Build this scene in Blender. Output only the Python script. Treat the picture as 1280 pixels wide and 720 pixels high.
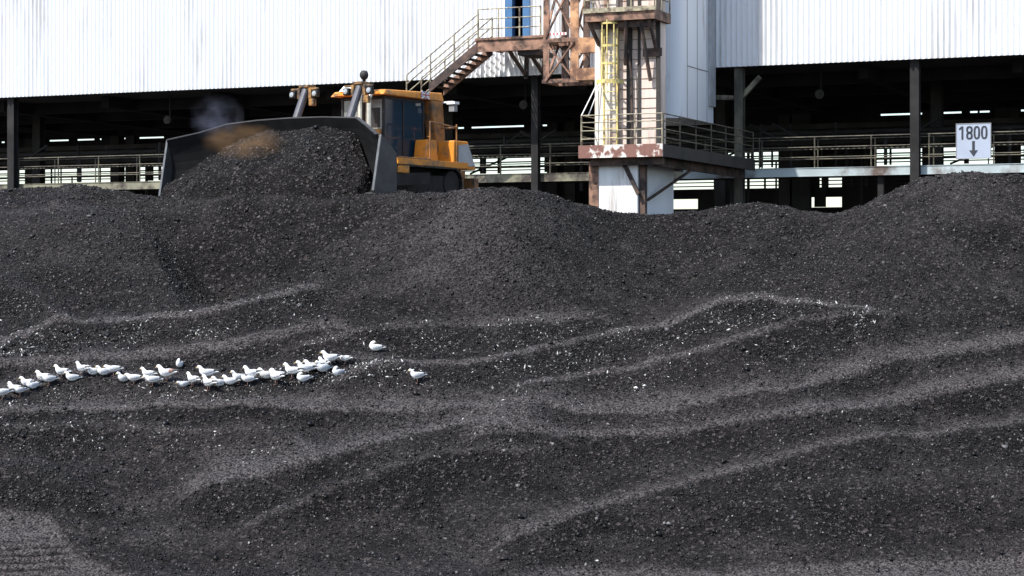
import bpy, math, random
import numpy as np
from mathutils import Vector, Matrix

for _o in list(bpy.data.objects):
    bpy.data.objects.remove(_o, do_unlink=True)
SC = bpy.context.scene
COL = SC.collection
F = 2500.0            # focal length in pixels of a 1280 wide frame
HZ = 336.0            # row of the horizon
CZ = 7.0              # height of the camera above the yard

# ------------------------------------------------------------------ camera, sky, sun
cam_d = bpy.data.cameras.new('camera')
cam = bpy.data.objects.new('camera', cam_d)
COL.objects.link(cam)
cam.location = (0, 0, CZ)
cam.rotation_euler = (math.radians(90), 0, 0)
cam_d.sensor_width = 36.0
cam_d.lens = 36.0 * F / 1280.0
cam_d.shift_y = -(360.0 - HZ) / 1280.0
cam_d.clip_start = 0.5
cam_d.clip_end = 20000
SC.camera = cam

SUN_EL = 53.0
SUN_TO = Vector((0.793 * math.cos(math.radians(SUN_EL)), 0.610 * math.cos(math.radians(SUN_EL)), -math.sin(math.radians(SUN_EL))))
world = bpy.data.worlds.new('World')
SC.world = world
world.use_nodes = True
wn = world.node_tree
bg = wn.nodes['Background']
sky = wn.nodes.new('ShaderNodeTexSky')
sky.sky_type = 'NISHITA'
sky.sun_disc = False
sky.sun_elevation = math.radians(SUN_EL)
sky.sun_rotation = math.atan2(-SUN_TO.x, -SUN_TO.y)
sky.dust_density = 1.2
wn.links.new(sky.outputs[0], bg.inputs[0])
bg.inputs[1].default_value = 0.15
sun_d = bpy.data.lights.new('sun', 'SUN')
sun_d.energy = 4.0
sun_d.angle = math.radians(0.5)
sun_d.color = (1.0, 0.965, 0.91)
sun = bpy.data.objects.new('sun', sun_d)
COL.objects.link(sun)
sun.location = (-40, -30, 60)
sun.rotation_euler = SUN_TO.to_track_quat('-Z', 'Y').to_euler()
SC.view_settings.view_transform = 'Standard'
SC.view_settings.look = 'None'
SC.view_settings.gamma = 1.0
SC.view_settings.use_curve_mapping = False
SC.view_settings.exposure = 0.85

# ------------------------------------------------------------------ materials
def _nodes(name):
    m = bpy.data.materials.new(name)
    m.use_nodes = True
    nt = m.node_tree
    b = nt.nodes['Principled BSDF']
    return m, nt, b

def pmat(name, col, rough=0.6, metal=0.0, var=0.15, scale=2.0, stretch=1.0, rust=None, amt=0.5, rscale=1.5,
         rust2=None, bump=0.0, spec=0.5, soft=0.08):
    """painted / worn surface: noise tinted base with rust or grime patches"""
    m, nt, b = _nodes(name)
    L = nt.links
    tc = nt.nodes.new('ShaderNodeTexCoord')
    mp = nt.nodes.new('ShaderNodeMapping')
    mp.inputs['Scale'].default_value = (1, 1, stretch)
    L.new(tc.outputs['Object'], mp.inputs[0])
    n = nt.nodes.new('ShaderNodeTexNoise')
    n.inputs['Scale'].default_value = scale
    n.inputs['Detail'].default_value = 6
    L.new(mp.outputs[0], n.inputs['Vector'])
    cr = nt.nodes.new('ShaderNodeValToRGB')
    cr.color_ramp.elements[0].position = 0.3
    cr.color_ramp.elements[1].position = 0.7
    cr.color_ramp.elements[0].color = (*[c * (1 - var) for c in col], 1)
    cr.color_ramp.elements[1].color = (*[min(1, c * (1 + var)) for c in col], 1)
    L.new(n.outputs[0], cr.inputs[0])
    out = cr.outputs[0]
    if rust:
        n2 = nt.nodes.new('ShaderNodeTexNoise')
        n2.inputs['Scale'].default_value = rscale
        n2.inputs['Detail'].default_value = 9
        n2.inputs['Roughness'].default_value = 0.65
        L.new(mp.outputs[0], n2.inputs['Vector'])
        r2 = nt.nodes.new('ShaderNodeValToRGB')
        p = 0.5 + (0.5 - amt) * 0.5
        r2.color_ramp.elements[0].position = max(0, p - soft)
        r2.color_ramp.elements[1].position = min(1, p + soft)
        L.new(n2.outputs[0], r2.inputs[0])
        n3 = nt.nodes.new('ShaderNodeTexNoise')
        n3.inputs['Scale'].default_value = rscale * 4
        n3.inputs['Detail'].default_value = 4
        L.new(tc.outputs['Object'], n3.inputs['Vector'])
        mr = nt.nodes.new('ShaderNodeMix')
        mr.data_type = 'RGBA'
        mr.inputs[6].default_value = (*rust, 1)
        mr.inputs[7].default_value = (*(rust2 or [c * 0.45 for c in rust]), 1)
        L.new(n3.outputs[0], mr.inputs[0])
        mx = nt.nodes.new('ShaderNodeMix')
        mx.data_type = 'RGBA'
        L.new(r2.outputs[0], mx.inputs[0])
        L.new(out, mx.inputs[6])
        L.new(mr.outputs[2], mx.inputs[7])
        out = mx.outputs[2]
    L.new(out, b.inputs['Base Color'])
    b.inputs['Roughness'].default_value = rough
    b.inputs['Metallic'].default_value = metal
    b.inputs['Specular IOR Level'].default_value = spec
    if bump:
        bp = nt.nodes.new('ShaderNodeBump')
        bp.inputs['Strength'].default_value = bump
        bp.inputs['Distance'].default_value = 0.02
        L.new(n.outputs[0], bp.inputs['Height'])
        L.new(bp.outputs[0], b.inputs['Normal'])
    return m

RUST = (0.17, 0.075, 0.045)
DRUST = (0.06, 0.035, 0.027)
M = {}
M['cladding'] = pmat('white_corrugated_sheet', (0.74, 0.75, 0.76), 0.5, var=0.04, scale=0.6, stretch=0.15, rust=(0.40, 0.37, 0.35), amt=0.07, rscale=1.2, soft=0.2)
M['chute'] = pmat('white_flat_sheet', (0.74, 0.76, 0.79), 0.5, var=0.06, scale=0.8, stretch=0.2, rust=(0.38, 0.33, 0.30), amt=0.13, rscale=1.3, soft=0.1)
M['seam'] = pmat('dark_seam', (0.2, 0.2, 0.21), 0.7)
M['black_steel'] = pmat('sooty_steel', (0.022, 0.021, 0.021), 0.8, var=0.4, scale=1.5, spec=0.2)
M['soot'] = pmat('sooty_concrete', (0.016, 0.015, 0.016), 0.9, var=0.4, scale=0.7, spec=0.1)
M['grime'] = pmat('grimy_grey_paint', (0.028, 0.026, 0.023), 0.8, var=0.4, scale=2, stretch=0.3, rust=(0.05, 0.042, 0.036), amt=0.5, rscale=1.5)
M['girder'] = pmat('faded_blue_grey_paint', (0.36, 0.42, 0.43), 0.6, var=0.12, scale=1.2, rust=(0.16, 0.10, 0.075), amt=0.35, rscale=0.7, rust2=(0.05, 0.04, 0.035))
M['grime2'] = pmat('grimy_olive_paint', (0.10, 0.095, 0.07), 0.7, var=0.3, scale=2, stretch=0.3, rust=(0.03, 0.025, 0.02), amt=0.55, rscale=1.2)
M['olive'] = pmat('faded_olive_paint', (0.20, 0.19, 0.13), 0.6, var=0.2, scale=1.2, rust=(0.06, 0.045, 0.035), amt=0.45, rscale=1.3)
M['rail'] = pmat('dirty_yellow_rail_paint', (0.34, 0.30, 0.20), 0.6, var=0.25, scale=5, rust=(0.12, 0.085, 0.06), amt=0.45, rscale=4)
M['darkrail'] = pmat('dirty_olive_rail_paint', (0.115, 0.105, 0.07), 0.7, var=0.3, scale=4, rust=(0.06, 0.05, 0.04), amt=0.5, rscale=3)
M['yellow'] = pmat('bright_yellow_paint', (0.62, 0.50, 0.18), 0.55, var=0.15, scale=4, rust=(0.30, 0.22, 0.13), amt=0.35, rscale=3)
M['rusty'] = pmat('rusted_steel', (0.27, 0.15, 0.10), 0.8, var=0.35, scale=3, rust=DRUST, amt=0.45, rscale=2.5)
M['darkrusty'] = pmat('dark_rusted_steel', (0.10, 0.062, 0.048), 0.85, var=0.4, scale=3, rust=(0.035, 0.026, 0.024), amt=0.5, rscale=2)
M['orangerust'] = pmat('orange_rusted_steel', (0.46, 0.25, 0.13), 0.8, var=0.3, scale=2.5, rust=(0.2, 0.10, 0.06), amt=0.5, rscale=2)
M['cream'] = pmat('stained_cream_paint', (0.70, 0.65, 0.57), 0.6, var=0.12, scale=2.5, stretch=0.12, rust=(0.36, 0.21, 0.13), amt=0.42, rscale=1.6, rust2=(0.13, 0.085, 0.065))
M['pink'] = pmat('weathered_pink_paint', (0.62, 0.51, 0.44), 0.65, var=0.15, scale=3.5, stretch=0.12, rust=(0.28, 0.17, 0.12), amt=0.30, rscale=2.6)
M['white_col'] = pmat('stained_white_paint', (0.70, 0.70, 0.69), 0.55, var=0.10, scale=3, stretch=0.12, rust=(0.33, 0.25, 0.19), amt=0.27, rscale=1.8)
M['fascia'] = pmat('peeling_white_fascia', (0.70, 0.66, 0.60), 0.6, var=0.1, scale=2, rust=(0.26, 0.12, 0.09), amt=0.56, rscale=2.2, soft=0.03)
M['blue'] = pmat('blue_door_paint', (0.045, 0.13, 0.27), 0.5, var=0.15, scale=3)
M['sign'] = pmat('pale_sign_paint', (0.33, 0.375, 0.46), 0.5, var=0.06, scale=2)
M['sign_ink'] = pmat('black_sign_paint', (0.02, 0.025, 0.035), 0.6)
M['red'] = pmat('red_tape', (0.40, 0.10, 0.11), 0.6)
M['white'] = pmat('white_paint', (0.75, 0.74, 0.72), 0.5, var=0.06)
M['dozer'] = pmat('orange_machine_paint', (0.66, 0.245, 0.025), 0.45, var=0.1, scale=2.5, rust=(0.30, 0.17, 0.07), amt=0.36, rscale=2.2, rust2=(0.16, 0.10, 0.06))
M['dozer_dirty'] = pmat('dusty_orange_paint', (0.33, 0.14, 0.035), 0.6, var=0.25, scale=3, rust=(0.14, 0.09, 0.06), amt=0.5, rscale=2.5)
M['yoke'] = pmat('rusty_orange_paint', (0.33, 0.17, 0.045), 0.6, var=0.25, scale=4, rust=(0.06, 0.04, 0.03), amt=0.52, rscale=5)
M['steel'] = pmat('worn_blade_steel', (0.050, 0.050, 0.052), 0.6, 0.1, var=0.25, scale=2, rust=(0.05, 0.045, 0.045), amt=0.4, rscale=1.5)
M['polished'] = pmat('scoured_steel', (0.13, 0.13, 0.13), 0.4, 0.5, var=0.2, scale=4)
M['blade'] = pmat('coal_blackened_steel', (0.009, 0.009, 0.0095), 0.7, 0.0, var=0.35, scale=2, spec=0.08)
M['rubber'] = pmat('matt_black', (0.015, 0.015, 0.016), 0.7)
M['track'] = pmat('track_steel', (0.035, 0.034, 0.035), 0.38, 0.6, var=0.5, scale=6)
M['chrome'] = pmat('chrome_pipe', (0.62, 0.56, 0.48), 0.28, 0.7, var=0.15, scale=4)
M['cylinder'] = pmat('grey_cylinder_steel', (0.07, 0.07, 0.08), 0.4, 0.3, var=0.15, scale=4)
M['lens'] = pmat('lamp_lens', (0.32, 0.34, 0.36), 0.12, 0.0, var=0.05)
M['grey'] = pmat('machine_grey', (0.22, 0.225, 0.23), 0.5, var=0.15, scale=3)
M['palegrey'] = pmat('pale_dusty_panel', (0.36, 0.37, 0.38), 0.5, var=0.15, scale=3)
M['navy'] = pmat('flag_blue', (0.04, 0.06, 0.25), 0.5)
M['mouse'] = pmat('hazy_windscreen', (0.15, 0.165, 0.16), 0.15)

def glass_mat():
    m, nt, b = _nodes('tinted_cab_glass')
    b.inputs['Base Color'].default_value = (0.010, 0.032, 0.055, 1)
    b.inputs['Roughness'].default_value = 0.07
    b.inputs['Specular IOR Level'].default_value = 0.6
    return m
M['glass'] = glass_mat()

def coal_mat():
    m, nt, b = _nodes('coal')
    L = nt.links
    geo = nt.nodes.new('ShaderNodeNewGeometry')
    at = nt.nodes.new('ShaderNodeAttribute')
    at.attribute_name = 'dust'  # crushed dust cover, also carrying painted shade of hollow and banks
    vor = nt.nodes.new('ShaderNodeTexVoronoi')
    vor.inputs['Scale'].default_value = 19.0
    L.new(geo.outputs['Position'], vor.inputs['Vector'])
    n1 = nt.nodes.new('ShaderNodeTexNoise')
    n1.inputs['Scale'].default_value = 30.0
    n1.inputs['Detail'].default_value = 6
    n1.inputs['Roughness'].default_value = 0.7
    L.new(geo.outputs['Position'], n1.inputs['Vector'])
    n2 = nt.nodes.new('ShaderNodeTexNoise')
    n2.inputs['Scale'].default_value = 0.9
    n2.inputs['Detail'].default_value = 6
    n2.inputs['Roughness'].default_value = 0.6
    L.new(geo.outputs['Position'], n2.inputs['Vector'])
    # coarse coal: every grain its own tone
    rc = nt.nodes.new('ShaderNodeValToRGB')
    e = rc.color_ramp.elements
    e[0].position = 0.0; e[0].color = (0.004, 0.0038, 0.004, 1)
    e[1].position = 1.0; e[1].color = (0.078, 0.069, 0.067, 1)
    k = e.new(0.55); k.color = (0.0086, 0.0077, 0.0077, 1)
    k = e.new(0.85); k.color = (0.0185, 0.0166, 0.0165, 1)
    sep = nt.nodes.new('ShaderNodeSeparateColor')
    L.new(vor.outputs['Color'], sep.inputs[0])
    L.new(sep.outputs[0], rc.inputs[0])
    # fine crushed coal dust on the driven strips
    rd = nt.nodes.new('ShaderNodeValToRGB')
    e = rd.color_ramp.elements
    e[0].position = 0.30; e[0].color = (0.016, 0.0146, 0.0147, 1)
    e[1].position = 0.85; e[1].color = (0.112, 0.103, 0.102, 1)
    vf = nt.nodes.new('ShaderNodeTexVoronoi'); vf.inputs['Scale'].default_value = 30.0
    L.new(geo.outputs['Position'], vf.inputs['Vector'])
    sf = nt.nodes.new('ShaderNodeSeparateColor'); L.new(vf.outputs['Color'], sf.inputs[0])
    mg = nt.nodes.new('ShaderNodeMath'); mg.operation = 'MULTIPLY_ADD'; mg.inputs[1].default_value = 0.7
    L.new(sf.outputs[0], mg.inputs[0])
    mh = nt.nodes.new('ShaderNodeMath'); mh.operation = 'MULTIPLY'; mh.inputs[1].default_value = 0.35
    L.new(n1.outputs[0], mh.inputs[0]); L.new(mh.outputs[0], mg.inputs[2])
    L.new(mg.outputs[0], rd.inputs[0])
    ad = nt.nodes.new('ShaderNodeMath'); ad.operation = 'MULTIPLY_ADD'
    L.new(n2.outputs[0], ad.inputs[0]); ad.inputs[1].default_value = 0.9
    ad.inputs[2].default_value = -0.46
    ad2 = nt.nodes.new('ShaderNodeMath'); ad2.operation = 'ADD'; ad2.use_clamp = True
    L.new(at.outputs['Fac'], ad2.inputs[0]); L.new(ad.outputs[0], ad2.inputs[1])
    mx = nt.nodes.new('ShaderNodeMix'); mx.data_type = 'RGBA'
    L.new(ad2.outputs[0], mx.inputs[0]); L.new(rc.outputs[0], mx.inputs[6]); L.new(rd.outputs[0], mx.inputs[7])
    # faint brown mineral tint in patches
    n3 = nt.nodes.new('ShaderNodeTexNoise'); n3.inputs['Scale'].default_value = 0.35; n3.inputs['Detail'].default_value = 4
    L.new(geo.outputs['Position'], n3.inputs['Vector'])
    r3 = nt.nodes.new('ShaderNodeValToRGB')
    r3.color_ramp.elements[0].position = 0.45; r3.color_ramp.elements[0].color = (1, 1, 1, 1)
    r3.color_ramp.elements[1].position = 0.75; r3.color_ramp.elements[1].color = (1.0, 0.945, 0.935, 1)
    L.new(n3.outputs[0], r3.inputs[0])
    ml = nt.nodes.new('ShaderNodeMix'); ml.data_type = 'RGBA'; ml.blend_type = 'MULTIPLY'; ml.inputs[0].default_value = 1
    L.new(mx.outputs[2], ml.inputs[6]); L.new(r3.outputs[0], ml.inputs[7])
    L.new(ml.outputs[2], b.inputs['Base Color'])
    b.inputs['Roughness'].default_value = 0.6
    b.inputs['Specular IOR Level'].default_value = 0.08
    bp = nt.nodes.new('ShaderNodeBump'); bp.inputs['Strength'].default_value = 0.9; bp.inputs['Distance'].default_value = 0.05
    h = nt.nodes.new('ShaderNodeMath'); h.operation = 'ADD'
    L.new(n1.outputs[0], h.inputs[0]); L.new(vor.outputs['Distance'], h.inputs[1])
    L.new(h.outputs[0], bp.inputs['Height'])
    L.new(bp.outputs[0], b.inputs['Normal'])
    return m
M['coal'] = coal_mat()

def lump_mat():
    m, nt, b = _nodes('coal_lump')
    L = nt.links
    geo = nt.nodes.new('ShaderNodeNewGeometry')
    r = nt.nodes.new('ShaderNodeValToRGB')
    e = r.color_ramp.elements
    e[0].position = 0.0; e[0].color = (0.004, 0.004, 0.0042, 1)
    e[1].position = 1.0; e[1].color = (0.15, 0.143, 0.142, 1)
    k = e.new(0.6); k.color = (0.0080, 0.0072, 0.0072, 1)
    k = e.new(0.92); k.color = (0.026, 0.0236, 0.0234, 1)
    L.new(geo.outputs['Random Per Island'], r.inputs[0])
    L.new(r.outputs[0], b.inputs['Base Color'])
    b.inputs['Roughness'].default_value = 0.40
    b.inputs['Specular IOR Level'].default_value = 0.22
    return m
M['lump'] = lump_mat()

def scrap_mat():
    m, nt, b = _nodes('white_scrap')
    geo = nt.nodes.new('ShaderNodeNewGeometry')
    r = nt.nodes.new('ShaderNodeValToRGB')
    e = r.color_ramp.elements
    e[0].color = (0.10, 0.097, 0.095, 1)
    e[1].color = (0.62, 0.62, 0.60, 1)
    nt.links.new(geo.outputs['Random Per Island'], r.inputs[0])
    nt.links.new(r.outputs[0], b.inputs['Base Color'])
    b.inputs['Roughness'].default_value = 0.7
    return m
M['scrap'] = scrap_mat()
M['gull_white'] = pmat('white_feathers', (0.76, 0.76, 0.75), 0.75, var=0.05, scale=30, spec=0.2)
M['gull_grey'] = pmat('pale_grey_feathers', (0.50, 0.51, 0.53), 0.75, var=0.08, scale=30, spec=0.2)
M['gull_brown'] = pmat('brown_feathers', (0.30, 0.17, 0.13), 0.8, var=0.2, scale=30, spec=0.2)
M['gull_tip'] = pmat('black_wing_tip', (0.06, 0.06, 0.06), 0.8)
M['bill'] = pmat('yellow_bill', (0.5, 0.36, 0.14), 0.5)
M['gull_leg'] = pmat('pink_leg', (0.45, 0.26, 0.2), 0.6)

# ------------------------------------------------------------------ mesh building
def tag(o, label=None, cat=None, group=None, kind=None):
    if label: o['label'] = label
    if cat: o['category'] = cat
    if group: o['group'] = group
    if kind: o['kind'] = kind
    return o

def empty(name, loc, label=None, cat=None, group=None, rot=0.0):
    o = bpy.data.objects.new(name, None)
    COL.objects.link(o)
    o.location = loc
    o.rotation_euler = (0, 0, rot)
    o.empty_display_size = 0.3
    return tag(o, label, cat, group)

def root_matrix(o):
    while o.parent is not None:
        o = o.parent
    return Matrix.Translation(o.location) @ o.rotation_euler.to_matrix().to_4x4()

class MB:
    def __init__(self, fr=None):
        self.v, self.f, self.mi, self.fr = [], [], [], fr
    def pt(self, p):
        return tuple(self.fr(*p)) if self.fr else tuple(p)
    def add(self, vs, fs, mi=0, raw=False):
        b = len(self.v)
        self.v += [tuple(p) if raw else self.pt(p) for p in vs]
        self.f += [tuple(b + i for i in q) for q in fs]
        self.mi += [mi] * len(fs)
        return self
    def box(self, x0, x1, y0, y1, z0, z1, mi=0):
        vs = [(x, y, z) for x in (x0, x1) for y in (y0, y1) for z in (z0, z1)]
        return self.add(vs, [(0, 1, 3, 2), (4, 6, 7, 5), (0, 4, 5, 1), (2, 3, 7, 6), (0, 2, 6, 4), (1, 5, 7, 3)], mi)
    def hexa(self, lo, hi, mi=0):
        """two rings of equal length, lo and hi"""
        n = len(lo)
        fs = [tuple(range(n - 1, -1, -1)), tuple(range(n, 2 * n))]
        fs += [(i, (i + 1) % n, n + (i + 1) % n, n + i) for i in range(n)]
        return self.add(list(lo) + list(hi), fs, mi)
    def bar(self, a, b, w, h=None, mi=0, n=4, r2=None):
        """a straight bar / tube between two points in the frame's coordinates"""
        A, B = Vector(self.pt(a)), Vector(self.pt(b))
        d = (B - A)
        if d.length < 1e-6: return self
        d.normalize()
        up = Vector((0, 0, 1)) if abs(d.z) < 0.95 else Vector((1, 0, 0))
        if self.fr and abs(d.z) >= 0.95:
            up = Vector(self.fr(1, 0, 0)) - Vector(self.fr(0, 0, 0)); up.normalize()
        s = d.cross(up); s.normalize()
        u = s.cross(d)
        h = h or w
        vs = []
        for P, k in ((A, 1.0), (B, (r2 / w) if r2 else 1.0)):
            if n == 4:
                for q, t in ((-1, -1), (1, -1), (1, 1), (-1, 1)):
                    vs.append(P + s * (q * w / 2 * k) + u * (t * h / 2 * k))
            else:
                for i in range(n):
                    a_ = 2 * math.pi * i / n
                    vs.append(P + s * (math.cos(a_) * w / 2 * k) + u * (math.sin(a_) * h / 2 * k))
        fs = [tuple(range(n - 1, -1, -1)), tuple(range(n, 2 * n))]
        fs += [(i, (i + 1) % n, n + (i + 1) % n, n + i) for i in range(n)]
        return self.add(vs, fs, mi, raw=True)
    def path(self, pts, w, mi=0, n=6):
        for a, b in zip(pts[:-1], pts[1:]):
            self.bar(a, b, w, mi=mi, n=n)
        return self
    def lathe(self, c, prof, axis='z', n=14, mi=0):
        vs, fs = [], []
        for (r, t) in prof:
            for i in range(n):
                a = 2 * math.pi * i / n
                p = {'z': (r * math.cos(a), r * math.sin(a), t), 'x': (t, r * math.cos(a), r * math.sin(a)),
                     'y': (r * math.sin(a), t, r * math.cos(a))}[axis]
                vs.append((c[0] + p[0], c[1] + p[1], c[2] + p[2]))
        m = len(prof)
        for j in range(m - 1):
            for i in range(n):
                fs.append((j * n + i, j * n + (i + 1) % n, (j + 1) * n + (i + 1) % n, (j + 1) * n + i))
        fs.append(tuple(range(n - 1, -1, -1)))
        fs.append(tuple((m - 1) * n + i for i in range(n)))
        return self.add(vs, fs, mi)
    def build(self, name, mat, parent=None, local=False, smooth=False, bevel=0.0):
        me = bpy.data.meshes.new(name)
        vs = self.v
        if parent is not None and not local:
            inv = root_matrix(parent).inverted()
            vs = [tuple(inv @ Vector(p)) for p in vs]
        me.from_pydata(vs, [], self.f)
        mats = mat if isinstance(mat, (list, tuple)) else [mat]
        for m_ in mats: me.materials.append(m_)
        me.polygons.foreach_set('material_index', np.array(self.mi, dtype=np.int32))
        if smooth:
            me.polygons.foreach_set('use_smooth', np.ones(len(self.f), dtype=bool))
        me.update()
        o = bpy.data.objects.new(name, me)
        COL.objects.link(o)
        if parent is not None: o.parent = parent
        if bevel:
            bv = o.modifiers.new('bevel', 'BEVEL'); bv.width = bevel; bv.segments = 2; bv.limit_method = 'ANGLE'
        return o

def np_mesh(name, verts, faces, mat, smooth=False):
    """fast mesh from numpy arrays, faces of equal size"""
    me = bpy.data.meshes.new(name)
    nv, (nf, k) = len(verts), faces.shape
    me.vertices.add(nv); me.vertices.foreach_set('co', verts.astype(np.float32).ravel())
    me.loops.add(nf * k); me.loops.foreach_set('vertex_index', faces.astype(np.int32).ravel())
    me.polygons.add(nf)
    me.polygons.foreach_set('loop_start', np.arange(0, nf * k, k, dtype=np.int32))
    me.polygons.foreach_set('loop_total', np.full(nf, k, dtype=np.int32))
    if smooth: me.polygons.foreach_set('use_smooth', np.ones(nf, dtype=bool))
    me.materials.append(mat)
    me.update(calc_edges=True); me.validate()
    o = bpy.data.objects.new(name, me); COL.objects.link(o)
    return o

# the long facade of the shed: s runs along it to the right, n runs into the building
DX, DY = 2.284 / 2.4934, -1.0 / 2.4934
NX, NY = -DY, DX
X0, Y0 = -20.8, 81.3
def WF(s, n, z): return (X0 + DX * s + NX * n, Y0 + DY * s + NY * n, z)
def ws(x, n=0.0):
    k = (x - 640) / F
    return (k * (Y0 + NY * n) - X0 - NX * n) / (DX - k * DY)
def wz(x, y, n=0.0):
    d = Y0 + DY * ws(x, n) + NY * n
    return CZ + (HZ - y) / F * d
def P(x, y, D): return ((x - 640) / F * D, D, CZ + (HZ - y) / F * D)

rng = np.random.default_rng(7)
random.seed(7)

# ------------------------------------------------------------------ ground far and near
g = MB()
g.add([(-6000, -200, 0), (6000, -200, 0), (6000, 9000, 0), (-6000, 9000, 0)], [(0, 1, 2, 3)])
tag(g.build('ground', pmat('sooty_yard', (0.09, 0.085, 0.08), 0.9, var=0.3, scale=0.2)), kind='structure')

# ------------------------------------------------------------------ the coal heap (terrain)
def fn(pts):
    xs, ys = np.array([p[0] for p in pts], float), np.array([p[1] for p in pts], float)
    return lambda x: np.interp(x, xs, ys)
def smooth1(a, k):
    w = np.exp(-0.5 * (np.arange(-3 * k, 3 * k + 1) / k) ** 2); w /= w.sum()
    return np.convolve(np.pad(a, 3 * k, mode='edge'), w, mode='valid')

U = np.concatenate([np.linspace(-560, -42, 70), np.arange(-40, 1320.1, 1.8), np.linspace(1324, 1840, 70)])
crest_y = fn([(-560, 236), (0, 230), (100, 231), (205, 240), (260, 246), (350, 247), (470, 248), (497, 249), (525, 243), (560, 235), (600, 231), (650, 231),
              (690, 239), (735, 254), (770, 263), (810, 265), (850, 265), (880, 262), (905, 254), (940, 251), (970, 252), (1010, 259), (1040, 261),
              (1070, 253), (1100, 241), (1140, 225), (1175, 216), (1210, 213), (1290, 213), (1500, 222), (1840, 235)])(U)
crest_D = fn([(-560, 58), (0, 57.5), (200, 56.2), (350, 53.3), (470, 52.3), (520, 51.6), (560, 51.0), (600, 50.4), (650, 50.6), (730, 52.4), (790, 54.4), (960, 54.5), (1040, 54.5), (1200, 53.0), (1840, 53)])(U)
toe_y = fn([(-560, 410), (0, 398), (150, 396), (330, 372), (450, 385), (640, 400), (765, 408), (900, 386), (1000, 386), (1080, 395), (1280, 425), (1840, 440)])(U)
toe_D = fn([(-560, 50), (0, 49.5), (330, 49.0), (640, 48.3), (900, 48.4), (1280, 47.0), (1840, 46.5)])(U)
crest_y = smooth1(crest_y, 5); toe_y = smooth1(toe_y, 12); crest_D = smooth1(crest_D, 12); toe_D = smooth1(toe_D, 14)
zc = CZ + (HZ - crest_y) / F * crest_D
zt = CZ + (HZ - toe_y) / F * toe_D
ZB = CZ - (712 - HZ) / F * 37.0
nb, n1, n2, n3 = 46, 190, 260, 40
Drows, Zrows = [], []
for t in np.linspace(1, 0, nb, endpoint=False):          # behind the crest: a driven plateau, then down
    back = 12.0 * t
    D = crest_D + back
    plate = 9.06
    onpl = np.clip((U - 150) / 80, 0, 1) * np.clip((600 - U) / 90, 0, 1)
    zflat = zc + (plate - zc) * np.clip(back / 1.2, 0, 1) - np.clip(back - 9.5, 0, 9) * 0.7
    zfall = zc - 0.55 * back * np.clip(back / 1.0, 0, 1)
    Drows.append(D); Zrows.append(np.maximum(zflat * onpl + zfall * (1 - onpl), 0.4))
for t in np.linspace(0, 1, n1, endpoint=False):          # the tipped slope
    Drows.append(crest_D + (toe_D - crest_D) * t)
    sag = 0.30 * np.sin(math.pi * t)
    Zrows.append(zc + (zt - zc) * t - sag * 0.4)
for t in np.linspace(0, 1, n2, endpoint=False):          # the benches below
    Drows.append(toe_D + (37.0 - toe_D) * t)
    Zrows.append(zt + (ZB - zt) * t)
for t in np.linspace(0, 1, n3):                          # flat yard in front
    Drows.append(np.full_like(U, 37.0 + (18.0 - 37.0) * t ** 1.5)); Zrows.append(np.full_like(U, ZB - 0.02 * t))
TD, TZ = np.array(Drows), np.array(Zrows)
kw = np.exp(-0.5 * (np.arange(-12, 13) / 4.0) ** 2); kw /= kw.sum()
def smooth_rows(A):
    Pd = np.pad(A, ((12, 12), (0, 0)), mode='edge')
    return sum(kw[i] * Pd[i:i + A.shape[0]] for i in range(25))
TD, TZ = smooth_rows(TD), smooth_rows(TZ)
UU = np.broadcast_to(U, TD.shape)
YY = HZ - (TZ - CZ) / TD * F                             # picture row of the base surface, to lay the benches out

def vnoise(x, y, seed):
    r = np.random.default_rng(seed).random((256, 256))
    xi, yi = np.floor(x).astype(int), np.floor(y).astype(int)
    fx, fy = x - xi, y - yi
    fx, fy = fx * fx * (3 - 2 * fx), fy * fy * (3 - 2 * fy)
    a, b_, c, d_ = r[xi & 255, yi & 255], r[(xi + 1) & 255, yi & 255], r[xi & 255, (yi + 1) & 255], r[(xi + 1) & 255, (yi + 1) & 255]
    return (a * (1 - fx) + b_ * fx) * (1 - fy) + (c * (1 - fx) + d_ * fx) * fy - 0.5
XX0 = (UU - 640) / F * TD
LOW = np.clip((YY - 395) / 40, 0, 1)
dust = 0.20 * LOW + 0.10 * (1 - LOW); strip = np.zeros_like(TD); bank = np.zeros_like(TD); coarse = np.full_like(TD, 0.40); white = np.zeros_like(TD); dH = np.zeros_like(TD)
ROWI = np.arange(TD.shape[0])[:, None]
FRONT = (ROWI >= nb - 6)
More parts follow.
